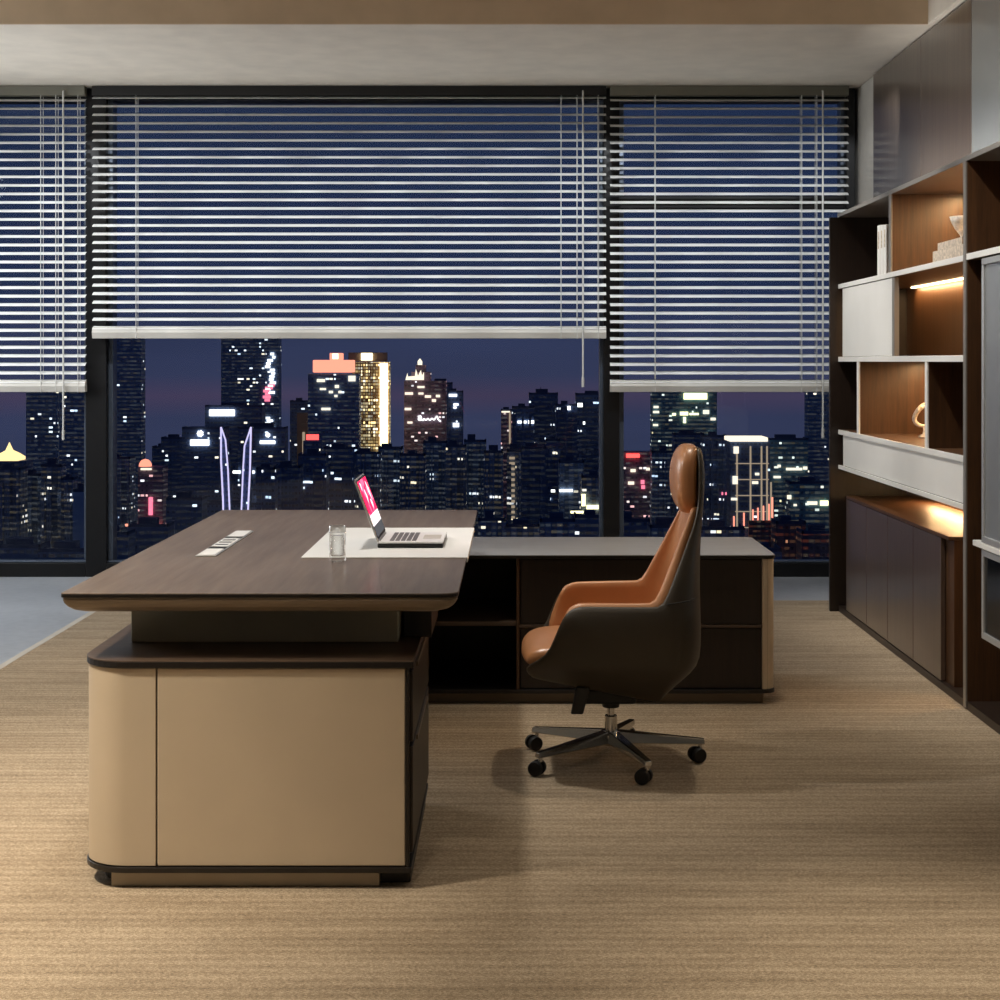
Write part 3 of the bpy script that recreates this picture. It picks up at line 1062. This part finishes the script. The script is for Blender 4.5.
def lamp(root, D, p0, p1, ya, yb, mat, name='sign', th=1.0, off=.3):
    """a lit box mounted on the front of a building"""
    return MB().box(X(p0, D), X(p1, D), D - off - th, D - off, Z(ya, D), Z(yb, D)).build(name, mat, root, bevel=.25)


def dots(root, D, lst, mat, name='lit_window'):
    b = MB()
    for (px, py, w_, h_) in lst:
        b.box(X(px - w_ / 2, D), X(px + w_ / 2, D), D - .9, D - .1, Z(py - h_ / 2, D), Z(py + h_ / 2, D))
    return b.build(name, mat, root)


def emblem(root, D, px, py, r, mat):
    b = MB()
    n = 14
    ring = []
    for i in range(n):
        rr = r * (1 if i % 2 else .72)
        a = 2 * PI * i / n
        ring.append((X(px + rr * math.cos(a), D), Z(py + rr * math.sin(a), D)))
    b.loft([[(x, D - 1.3, z) for x, z in ring], [(x, D - .3, z) for x, z in ring]])
    b.build('emblem', mat, root)


# window beside the left mullion
r, D, _ = tower('office_tower', 26, 58, 391, 905, M['f_office'], 'tall office tower next to the golden pagoda roof, many white windows', ribs=0)
r, D, _ = tower('office_tower', 59, 90, 388, 890, M['f_office'], 'tall office tower against the left window frame, behind the tilt wand')
r, D, dp = tower('pagoda_tower', -14, 26, 461, 800, M['f_dark'], 'dark tower crowned by a glowing golden pagoda roof', plant=False)
x0, x1 = X(-7, D), X(17, D)
xm, ym = (x0 + x1) / 2, D + 7
MB().loft([[(xm + (x1 - x0) / 2 * k * a, ym + 7 * k * b_, Z(y, D)) for a, b_ in ((-1, -1), (1, -1), (1, 1), (-1, 1))] for k, y in ((1, 461), (1.0, 458), (.62, 454), (.25, 451), (.1, 446), (.02, 443))]).build('pagoda_roof', M['g_gold'], r)
r, D, _ = tower('apartment_tower', -8, 20, 470, 640, M['f_flats'], 'ribbed apartment block under the pagoda tower, at the window edge', ribs=4)
r, D, _ = tower('apartment_tower', 21, 41, 476, 655, M['f_flats_cool'], 'slim apartment block second from the window edge, under the tall towers', ribs=3)
r, D, _ = tower('apartment_tower', 41, 61, 467, 650, M['f_flats'], 'apartment block with yellow windows between slim block and blank blue slab', ribs=3)
r, D, _ = tower('apartment_tower', 61, 73, 480, 645, M['f_flats'], 'narrow apartment block touching the blank blue slab', ribs=2)
r, D, _ = tower('apartment_tower', 73, 92, 492, 640, M['f_block'], 'blank blue grey slab block against the left window frame')

# middle window
r, D, _ = tower('office_tower', 93, 141, 334, 1000, M['f_office'], 'very tall dark tower rising behind the blind at the left mullion')
r, D, _ = tower('office_tower', 104, 130, 459, 800, M['f_flats_cool'], 'pale gridded block in front of the very tall tower at the mullion', ribs=4)
r, D, dp = tower('office_tower', 138, 163, 467, 780, M['f_pink'], 'block with orange domed crown and a pink neon stripe', plant=False)
MB().lathe([(3.1 * (1 - k ** 2) ** .5 + .1, Z(467 - 7.5 * k, D)) for k in (0, .3, .6, .85, 1)], X(143, D), D + 5, 16).build('domed_crown', M['g_coral'], r, smooth=True)
lamp(r, D, 141, 152, 468, 470, M['g_rim'], 'crown_band')
lamp(r, D, 149, 153, 497, 515, M['g_pink'], 'neon_stripe')
lamp(r, D, 126, 163, 523.5, 526, M['g_coral'], 'podium_lights', 1.0, 1.0)
r, D, _ = tower('office_tower', 152, 172, 448, 955, M['f_dark'], 'dark slab behind the orange domed block, lower than its neighbour')
r, D, _ = tower('office_tower', 161, 186, 439, 920, M['f_dark'], 'dark slab between domed block and the tower with white sign and emblem')
r, D, _ = tower('office_tower', 182, 225, 429, 860, M['f_dark'], 'dark tower with a white sign board and large round emblem on its roof', steps=((188, 204, 427),))
lamp(r, D, 190.5, 209.5, 439.5, 445.5, M['g_white'])
emblem(r, D, 200.5, 433.5, 3.6, M['g_white'])
r, D, _ = tower('office_tower', 205, 262, 407, 940, M['f_dark'], 'dark tower with the long bright white roof sign behind the violet blades')
lamp(r, D, 209.5, 235, 409.5, 416, M['g_white'])
r, D, _ = tower('skyscraper', 221, 279, 334, 1120, M['f_office'], 'tallest skyscraper with a white and pink light display down its edge')
dots(r, D, [(271 + rnd.uniform(-3.5, 3), 354 + k * 3.2, rnd.uniform(2.5, 6), 2.4) for k in range(13)], M['g_white'], 'light_display')
dots(r, D, [(269.5 + rnd.uniform(-3, 3.5), 385 + k * 3.0, rnd.uniform(4, 9), 2.8) for k in range(6)], M['g_pink'], 'pink_display')
dots(r, D, [(268.5 + rnd.uniform(-2, 2), 418 + k * 2.6, 4 + 2 * k, 2.0) for k in range(4)], M['g_white'], 'light_display')
r, D, _ = tower('office_tower', 238, 285, 429, 870, M['f_dark'], 'dark tower with a thin white sign and small round emblem under the skyscraper')
lamp(r, D, 260, 275.5, 440.5, 443.8, M['g_white'])
emblem(r, D, 268, 435, 2.6, M['g_white'])
lamp(r, D, 233, 241, 470.5, 473.3, M['g_white'], 'lit_floor')
lamp(r, D, 250, 255, 470.5, 473.3, M['g_white'], 'lit_floor')
lamp(r, D, 256.5, 264, 497, 500.4, M['g_white'], 'lit_floor')
# the pair of violet-lit blades
for lbl, fl in (('violet outlined blade tower, the one leaning towards the tower with the round emblem', 1), ('violet outlined blade tower, the one nearer the narrow beige tower', -1)):
    D = 760
    def bx_(px):
        return X(px if fl > 0 else 472 - px, D)
    if fl > 0:
        outl = [(221, 427), (225.5, 440), (228, 470), (230, 520), (232, 560), (226, 560), (223, 500), (221, 460)]
    else:
        outl = [(221, 427), (227.5, 446), (229, 470), (231, 520), (233, 560), (226.5, 560), (224, 510), (222, 470)]
    root = thing('blade_tower', lbl, 'building', (bx_(226), D, GZ), 'pair of violet blade towers')
    zz = lambda y: Z(y, D) if y < 560 else GZ
    body = [(bx_(a), zz(b_)) for a, b_ in outl]
    MB().loft([[(x, D + .5, z) for x, z in body], [(x, D + 7, z) for x, z in body]]).build('body', M['f_dark'], root)
    e = MB()
    cyc = [(x, D, z) for x, z in body]
    e.path(cyc[4:] + cyc[:1], .45, 6)
    e.path(cyc[:5], .4, 6)
    e.build('light_outline', M['g_violet'], root)
r, D, _ = tower('office_tower', 290, 309, 402, 1040, M['f_dark'], 'narrow dark slab beside the tower with the coral crown')
r, D, _ = tower('office_tower', 297, 307, 413, 980, M['f_beige'], 'narrow floodlit beige tower with a glowing edge at its foot', plant=False)
lamp(r, D, 302.5, 305, 432, 467, M['g_flood'], 'flood_strip', .6)
r, D, dp = tower('office_tower', 308, 359, 374, 900, M['f_office'], 'dark office tower with a glowing coral band round its crown', plant=False)
MB().box(X(313, D), X(352, D), D - 1, D + 18, Z(372.5, D), Z(360, D)).build('lit_crown', M['g_coral'], r, bevel=.5)
MB().box(X(329, D), X(341, D), D + 3, D + 14, Z(360, D), Z(353, D)).build('lit_penthouse', M['g_coral'], r, bevel=.4)
lamp(r, D, 332, 338, 353.5, 359, M['g_goldhot'], 'sign', .6, -2.2)
dots(r, D, [(321, 380.5, 8, 3), (352, 378.5, 7, 5.5), (337, 386.5, 4, 3), (331, 392, 4, 2.4), (340, 392, 3, 2.4), (336, 396, 3, 2.2), (323, 389, 6, 2), (326, 409, 9, 2.4)], M['g_rim'])
r, D, _ = tower('office_tower', 303, 320, 441, 840, M['f_dark'], 'low dark block with a small red roof sign under the coral crown', plant=False)
lamp(r, D, 306, 318.5, 434.5, 440, M['g_red'], 'sign', 1, -1.5)
r, D, dp = tower('office_tower', 352, 389, 362, 950, M['f_gold'], 'golden tower with a blazing vertical edge of light', plant=False)
lamp(r, D, 380, 388, 363, 454, M['g_goldhot'], 'lit_edge', 1.0)
lamp(r, D, 348, 387, 352.5, 361.5, M['f_beige'], 'crown_wall', 2.0, -4)
lamp(r, D, 361, 372.5, 353, 360.5, M['g_goldhot'], 'sign', .8, -.9)
r, D, dp = tower('office_tower', 404, 446, 381, 980, M['f_pink'], 'reddish tower with a lit crown and white script sign', plant=False)
MB().box(X(411, D), X(430, D), D + 4, D + 16, Z(381, D), Z(372, D)).box(X(415, D), X(425, D), D + 6, D + 14, Z(372, D), Z(365, D)).build('stepped_crown', M['f_pink'], r)
MB().loft([[(X(a, D), y, Z(b_, D)) for a, b_ in ((405.5, 380), (424, 380), (424, 372), (422, 375.5), (421, 370), (418, 376), (416, 369), (415, 376), (408, 376.5), (407.5, 373))] for y in (D - 1.2, D - .2)]).build('lit_crown', M['g_rim'], r)
MB().lathe([(1.4, Z(365, D)), (1.5, Z(361.5, D)), (.2, Z(358.5, D))], X(419, D), D + 10, 10).build('beacon', M['g_rim'], r)
MB().path([(X(a, D), D - .9, Z(b_, D)) for a, b_ in ((418, 416.5), (421, 416), (421.5, 420), (418.5, 419.8), (419, 417.5), (423, 420.5), (424, 418.6), (426, 420.2), (428, 418.4), (430, 420.3), (432, 418.2), (434, 420), (437, 416), (438.5, 419.8), (441, 421.5))], .4, 6).build('script_sign', M['g_white'], r)
dots(r, D, [(421, 387, 7, 2), (409, 393.5, 8, 2.4), (421, 393.5, 5, 2), (434, 400.5, 4, 2.6), (428, 396.5, 6, 2.4), (438, 396, 4, 2.4), (408, 409, 6.5, 2.4), (410, 422.5, 5, 2)], M['g_rim'])
r, D, _ = tower('office_tower', 430, 452, 384, 1010, M['f_dark'], 'plain dark slab joined to the back of the reddish tower')
r, D, _ = tower('office_tower', 448, 463, 392.5, 960, M['f_dark'], 'slim blue slab at the end of the reddish tower')
dots(r, D, [(453, 395.3, 8, 2.6), (456, 404.5, 5, 2.2), (455, 407.5, 3, 2), (456, 425, 6, 4)], M['g_white'])

band = [(256, 275, 470, 640, 'f_dark', 'low dark block behind the laptop side of the violet blades', 2),
        (274, 300, 468, 690, 'f_dark', 'low dark block below the narrow beige tower', 2),
        (298, 326, 456, 720, 'f_dark', 'dark mid-rise block below the small red roof sign', 3),
        (324, 357, 449, 740, 'f_dark', 'dark mid-rise block below the coral crowned tower', 3),
        (355, 380, 454, 690, 'f_flats_cool', 'apartment block at the foot of the golden tower', 4),
        (378, 402, 449, 720, 'f_flats_cool', 'apartment block between golden and reddish towers', 4),
        (400, 425, 456, 680, 'f_flats', 'apartment block at the foot of the reddish tower', 4),
        (423, 447, 443, 760, 'f_flats_cool', 'taller apartment block under the script sign', 4),
        (446, 466, 447, 700, 'f_flats', 'apartment block below the slim blue slab', 3),
        (464, 486, 442, 730, 'f_flats_cool', 'apartment block just above the desk corner', 4),
        (484, 503, 453, 660, 'f_flats', 'ribbed apartment block beside the desk corner, next to a yellow lit column', 3)]
for a, b_, yt, D, mt, l, rb in band:
    tower('apartment_tower', a, b_, yt, D, M[mt], l, ribs=rb)
r, D, _ = tower('apartment_tower', 501, 513, 411, 900, M['f_pink'], 'narrow pinkish tower with a lit edge')
lamp(r, D, 501.5, 510, 411, 412.5, M['g_rim'], 'roof_light', .5)
lamp(r, D, 509, 510.6, 412, 444, M['g_flood'], 'lit_edge', .5)
r, D, _ = tower('apartment_tower', 512, 534, 408, 880, M['f_dark'], 'dark twin-roofed tower next to the narrow pinkish tower', ribs=3)
dots(r, D, [(522, 422, 9, 2.6), (531, 422, 6, 3.2), (531, 448, 7, 3.6), (536, 455, 4, 2)], M['g_white'])
r, D, _ = tower('apartment_tower', 529, 558, 394.5, 910, M['f_dark'], 'dark tower with a thin mast on its roof', ribs=3, antenna=(541, 387))
r, D, _ = tower('apartment_tower', 556, 577, 406, 870, M['f_dark'], 'dark ribbed tower with bright roof corner lamps', ribs=3)
dots(r, D, [(568, 408, 5, 4), (580, 405, 5, 4), (584, 423, 2, 3)], M['g_white'])
r, D, _ = tower('apartment_tower', 576, 612, 395, 890, M['f_dark'], 'dark tower against the middle mullion', ribs=4)
r, D, _ = tower('apartment_tower', 507, 521, 452, 680, M['f_flats'], 'slim apartment block with a column of yellow lit windows', ribs=2)
dots(r, D, [(512, 458 + k * 5.4, 5.5, 2.4) for k in range(12)], M['g_flood'], 'lit_stair')
r, D, _ = tower('apartment_tower', 522, 546, 449, 700, M['f_dark'], 'dark block at the centre front, below the twin-roofed tower', ribs=3)
r, D, _ = tower('apartment_tower', 546, 560, 441, 722, M['f_dark'], 'narrow dark block below the mast', ribs=2)
r, D, _ = tower('apartment_tower', 559, 584, 463, 660, M['f_flats_cool'], 'gridded block with one long lit floor', ribs=0)
dots(r, D, [(566, 490.5, 13, 2.6), (553, 490.8, 4, 2.6)], M['g_white'])
r, D, _ = tower('apartment_tower', 582, 612, 478, 640, M['f_flats'], 'low block with yellow lit floors against the middle mullion', ribs=0)
dots(r, D, [(593, 507, 13, 4), (577, 512, 13, 2.4), (583.5, 500, 4, 12)], M['g_yellow'])
for a, b_, yt, D, mt, l in ((478, 506, 521, 560, 'f_flats_cool', 'low rise block directly behind the desk corner, above the credenza'), (506, 540, 527, 540, 'f_flats', 'low rise block above the credenza, second from the desk corner'),
                            (540, 575, 522, 525, 'f_flats_cool', 'low rise block above the credenza, third from the desk corner'), (575, 615, 518, 555, 'f_dark', 'low rise block above the credenza touching the middle mullion')):
    tower('low_rise_block', a, b_, yt, D, M[mt], l, dep=11)
for a, b_, yt, D, mt, l in ((100, 128, 535, 560, 'f_dark', 'low rise block at the foot of the pale gridded block'), (128, 168, 527, 580, 'f_dark', 'low rise block at the foot of the orange domed block'),
                            (166, 202, 500, 660, 'f_dark', 'dark low rise block left of the violet blades'), (200, 260, 505, 800, 'f_dark', 'dark low rise block behind the violet blades')):
    tower('low_rise_block', a, b_, yt, D, M[mt], l, dep=11)

# window beside the bookcase
r, D, _ = tower('office_tower', 652, 717, 388, 950, M['f_green'], 'broad greenish tower with a yellow sign under the blind')
lamp(r, D, 683.5, 707, 393, 399.5, M['g_yellow'])
dots(r, D, [(684, 413.5, 8, 3.6), (674, 414.3, 3.5, 2.4), (694, 414, 9, 2), (684.5, 420, 2.6, 6)], M['g_yellow'])
dots(r, D, [(706, 412, 6, 4), (656, 407, 5, 2.2), (656, 412, 6, 2.2), (655.5, 425, 5, 2), (711, 433, 5, 2), (713, 419, 5, 2.6)], M['g_rim'])
r, D, _ = tower('office_tower', 618, 652, 452, 800, M['f_pink'], 'dim block with a red roof sign beside the middle mullion', plant=False)
lamp(r, D, 626, 639.5, 453.5, 457.5, M['g_red'], 'sign', 1, .6)
dots(r, D, [(642.5, 482, 3.6, 4), (643, 487, 3.6, 3.5)], M['g_pink'])
dots(r, D, [(631, 483, 6, 3), (633, 470.5, 5, 3), (648, 469, 4, 2.6)], M['g_rim'])
r, D, _ = tower('apartment_tower', 652, 680, 453, 780, M['f_flats_cool'], 'apartment block behind the chair headrest, in front of greenish tower', ribs=3)
r, D, _ = tower('apartment_tower', 674, 704, 435, 860, M['f_dark'], 'dark ribbed tower just behind the chair headrest', ribs=4)
dots(r, D, [(712, 452, 4.5, 3), (711, 460, 4.5, 2.4)], M['g_white'])
r, D, _ = tower('apartment_tower', 703, 727, 437, 840, M['f_dark'], 'dark ribbed tower between chair headrest and gold rimmed tower', ribs=4)
dots(r, D, [(724, 493.5, 5, 2.6)], M['g_pink'])
r, D, dp = tower('lit_tower', 730, 770, 440, 800, M['f_dark'], 'tower with a bright cream roof rim and lit vertical bands, red at its foot', plant=False)
MB().box(X(729, D), X(767.5, D), D - 1.5, D + 18, Z(441.5, D), Z(437.3, D)).build('roof_rim', M['g_rim'], r, bevel=.3)
for px in (733, 743, 752, 757, 762.5, 768, 771.5):
    lamp(r, D, px, px + 1.5, 503 + (770 - px) * .35, 558, M['g_coral'], 'red_band', .5, .35)
for px, yt, yb in ((736, 446, 545), (749.5, 446, 545), (760.5, 446, 545), (766, 446, 545), (770, 482, 545)):
    lamp(r, D, px, px + 1.7, yt, yb, M['g_flood'], 'light_band', .5)
for k in range(6):
    lamp(r, D, 735, 769, 463 + k * 16, 464 + k * 16, M['g_flood'], 'floor_band', .4, .1)
dots(r, D, [(736, 450, 5, 7), (757, 474, 4, 2.4), (755, 482.5, 6, 2.6), (735, 480, 5, 8), (734, 499, 6, 2.4)], M['g_rim'])
MB().box(X(748, D), X(775, D), D - 3, D - 1.2, Z(562, D), Z(520, D)).build('red_podium', M['f_red'], r)
lamp(r, D, 771, 773, 497, 556, M['g_coral'], 'red_edge', .6)
r, D, _ = tower('office_tower', 768, 808, 440, 830, M['f_green'], 'dark greenish block beside the gold rimmed tower')
dots(r, D, [(794, 469, 16, 2.4), (779, 466, 3, 2.6), (777, 477, 7, 2.2), (805, 468, 4, 3)], M['g_rim'])
r, D, _ = tower('office_tower', 808, 840, 388, 980, M['f_office'], 'tall tower partly hidden by the bookcase end')
r, D, _ = tower('office_tower', 790, 842, 484, 700, M['f_green'], 'lower block by the bookcase with one bright yellow window')
dots(r, D, [(824, 503, 8, 5)], M['g_yellow'])
dots(r, D, [(812, 503, 10, 3.4), (789, 497, 4, 4), (795, 505, 3, 2)], M['g_rim'])
for a, b_, yt, D, mt, l in ((615, 650, 522, 560, 'f_dark', 'low rise block above the credenza, right against the middle mullion'), (650, 700, 528, 542, 'f_flats_cool', 'low rise block behind the chair back'),
                            (700, 745, 530, 525, 'f_flats', 'low rise block behind the chair, at the foot of the rimmed tower'), (744, 782, 552, 470, 'f_dark', 'small low block over the credenza end'),
                            (776, 806, 524, 560, 'f_red', 'reddish lit low rise between credenza and bookcase'), (802, 842, 534, 540, 'f_red', 'reddish lit low rise touching the bookcase end'),
                            (-10, 40, 548, 500, 'f_dark', 'small low block under the pagoda tower'), (38, 94, 552, 490, 'f_dark', 'small low block under the blank blue slab')):
    tower('low_rise_block', a, b_, yt, D, M[mt], l, dep=11)

# towers that only show from a step to the side
for a, b_, yt, D, mt, l in ((850, 900, 420, 900, 'f_dark', 'dark tower hidden behind the bookcase, first past its end panel'), (905, 945, 440, 760, 'f_flats_cool', 'apartment tower hidden behind the bookcase, second past its end panel'),
                            (950, 1010, 405, 980, 'f_office', 'tall tower hidden behind the bookcase, third past its end panel'), (1015, 1075, 450, 720, 'f_flats', 'apartment tower hidden behind the bookcase, fourth past its end panel'),
                            (850, 1075, 545, 560, 'f_dark', 'long low block hidden behind the bookcase'), (-75, -25, 420, 950, 'f_dark', 'dark tower just outside the window view, next to the pagoda tower'),
                            (-140, -85, 440, 780, 'f_flats_cool', 'apartment tower outside the window view, second from the pagoda tower'), (-210, -150, 400, 980, 'f_office', 'tall tower outside the window view, third from the pagoda tower'),
                            (-215, -18, 545, 560, 'f_dark', 'long low block outside the window view')):
    tower('office_tower' if yt < 500 else 'low_rise_block', a, b_, yt, D, M[mt], l, dep=11)

# ------------------------------------------------------------------ dusk sky
wd = bpy.data.worlds.new('dusk')
SC.world = wd
wd.use_nodes = True
nt = wd.node_tree
nt.nodes.clear()
tc = nt.nodes.new('ShaderNodeTexCoord')
sp = nt.nodes.new('ShaderNodeSeparateXYZ')
nt.links.new(tc.outputs['Generated'], sp.inputs[0])
mr = nt.nodes.new('ShaderNodeMapRange')
mr.inputs['From Min'].default_value = -.14
mr.inputs['From Max'].default_value = .18
nt.links.new(sp.outputs[2], mr.inputs[0])
rp = nt.nodes.new('ShaderNodeValToRGB')
cr_ = rp.color_ramp
stops = [(0, rgb(44, 52, 78)), (.2, rgb(50, 58, 86)), (.33, rgb(50, 57, 86)), (.37, rgb(66, 60, 87)), (.41, rgb(50, 57, 86)), (.5, rgb(46, 55, 85)), (.57, rgb(34, 46, 76)), (1, rgb(28, 42, 70))]
while len(cr_.elements) < len(stops):
    cr_.elements.new(.5)
for e, (p, c) in zip(cr_.elements, stops):
    e.position, e.color = p, c
nt.links.new(mr.outputs[0], rp.inputs[0])
nz_ = nt.nodes.new('ShaderNodeTexNoise')
nz_.inputs['Scale'].default_value = 5
mpn = nt.nodes.new('ShaderNodeMapping')
mpn.inputs['Scale'].default_value = (1, 1, 6)
nt.links.new(tc.outputs['Generated'], mpn.inputs[0])
nt.links.new(mpn.outputs[0], nz_.inputs['Vector'])
mul = nt.nodes.new('ShaderNodeMapRange')
mul.inputs['To Min'].default_value = .8
mul.inputs['To Max'].default_value = 1.2
nt.links.new(nz_.outputs['Fac'], mul.inputs[0])
bg = nt.nodes.new('ShaderNodeBackground')
nt.links.new(rp.outputs[0], bg.inputs[0])
nt.links.new(mul.outputs[0], bg.inputs[1])
wo = nt.nodes.new('ShaderNodeOutputWorld')
nt.links.new(bg.outputs[0], wo.inputs[0])


# ------------------------------------------------------------------ room lamps and added fill lights
def area(name, loc, tgt, sx, sy, e, col, spread=None):
    ld = bpy.data.lights.new(name, 'AREA')
    ld.shape = 'RECTANGLE'
    ld.size, ld.size_y, ld.energy, ld.color = sx, sy, e, col
    if spread:
        ld.spread = math.radians(spread)
    o = bpy.data.objects.new(name, ld)
    COL.objects.link(o)
    o.location = loc
    o.rotation_euler = (Vector(tgt) - Vector(loc)).to_track_quat('-Z', 'Y').to_euler()
    return o


def spot(name, loc, tgt, e, ang, blend, col, r=.05):
    ld = bpy.data.lights.new(name, 'SPOT')
    ld.energy, ld.spot_size, ld.spot_blend, ld.color, ld.shadow_soft_size = e, math.radians(ang), blend, col, r
    o = bpy.data.objects.new(name, ld)
    COL.objects.link(o)
    o.location = loc
    o.rotation_euler = (Vector(tgt) - Vector(loc)).to_track_quat('-Z', 'Y').to_euler()
    return o


WARMW = (1.0, .89, .74)
NEUT = (1.0, .95, .88)
COOLW = (.93, .97, 1.0)
# small wall-washer spots set into the soffit in front of the blinds
for k in range(12):
    spot('blind_washer', (-4.0 + .54 * k, 8.55, CE - .01), (-4.0 + .54 * k, 9.93, 1.95), 40, 58, .3, COOLW, .02)
# recessed downlights
spot('downlight_a', (-2.3, 3.2, TR - .03), (-2.0, 3.9, 0), 760, 72, .9, WARMW, .12)
spot('downlight_b', (.8, 6.0, TR - .03), (.55, 5.5, 0), 80, 62, .9, WARMW, .08)
spot('downlight_c', (1.2, 3.0, TR - .03), (1.0, 3.35, 0), 330, 36, 1.0, WARMW, .08)
spot('downlight_e', (-1.9, 6.1, TR - .03), (-1.75, 6.3, 0), 150, 58, 1.0, WARMW, .1)
spot('downlight_d', (-.5, 2.4, TR - .03), (-.6, 3.2, 0), 60, 80, .9, WARMW, .1)
spot('desk_downlight', (-.75, 5.6, TR - .03), (-.6, 5.3, .76), 170, 60, .9, NEUT, .1)
for k in range(3):  # unseen spots added to brighten the bookcase's white fronts
    spot('shelf_fill', (.75, 5.6 + 1.1 * k, TR - .03), (1.75, 5.9 + 1.1 * k, 1.45), 190, 46, 1.0, NEUT, .05)
# pale fill panel added by the left wall, no source behind it
area('left_fill', (-4.3, 8.0, 2.1), (-1.0, 7.4, .9), 2.6, 1.6, 75, COOLW)
area('tray_glow', (-.6, 4.0, TR - .05), (-.6, 4.0, 0), 4.0, 5.0, 8, NEUT)
# added unseen lights brightening the wall above the bookcase and the soffit
area('wall_fill_strip', (1.86, 6.95, 2.152), (2.138, 6.95, 2.36), 3.2, .03, 11, NEUT, 120)
spot('soffit_fill', (-4.3, 9.2, .5), (-1.3, 8.9, 3.05), 55, 60, 1.0, NEUT, .1)
spot('chair_fill', (-3.7, 4.8, TR - .03), (.48, 5.4, .8), 330, 17, .9, NEUT, .08)  # unseen spot added to brighten the chair's seat and back

# ------------------------------------------------------------------ camera and view
cam = bpy.data.cameras.new('camera')
cam.sensor_width = 36
cam.lens = 36 * F / 1000
cam.shift_x = (500 - CX) / 1000
cam.shift_y = (HY - 500) / 1000
cam.clip_end = 4000
co = bpy.data.objects.new('camera', cam)
COL.objects.link(co)
co.location = (0, 0, CH)
co.rotation_euler = (PI / 2, 0, 0)
SC.camera = co
vs = SC.view_settings
vs.view_transform = 'Standard'
vs.look = 'None'
vs.exposure = 0.0
vs.gamma = 1.0
vs.use_curve_mapping = False
SC.cycles.max_bounces = 8
SC.cycles.transparent_max_bounces = 12
SC.cycles.use_denoising = True
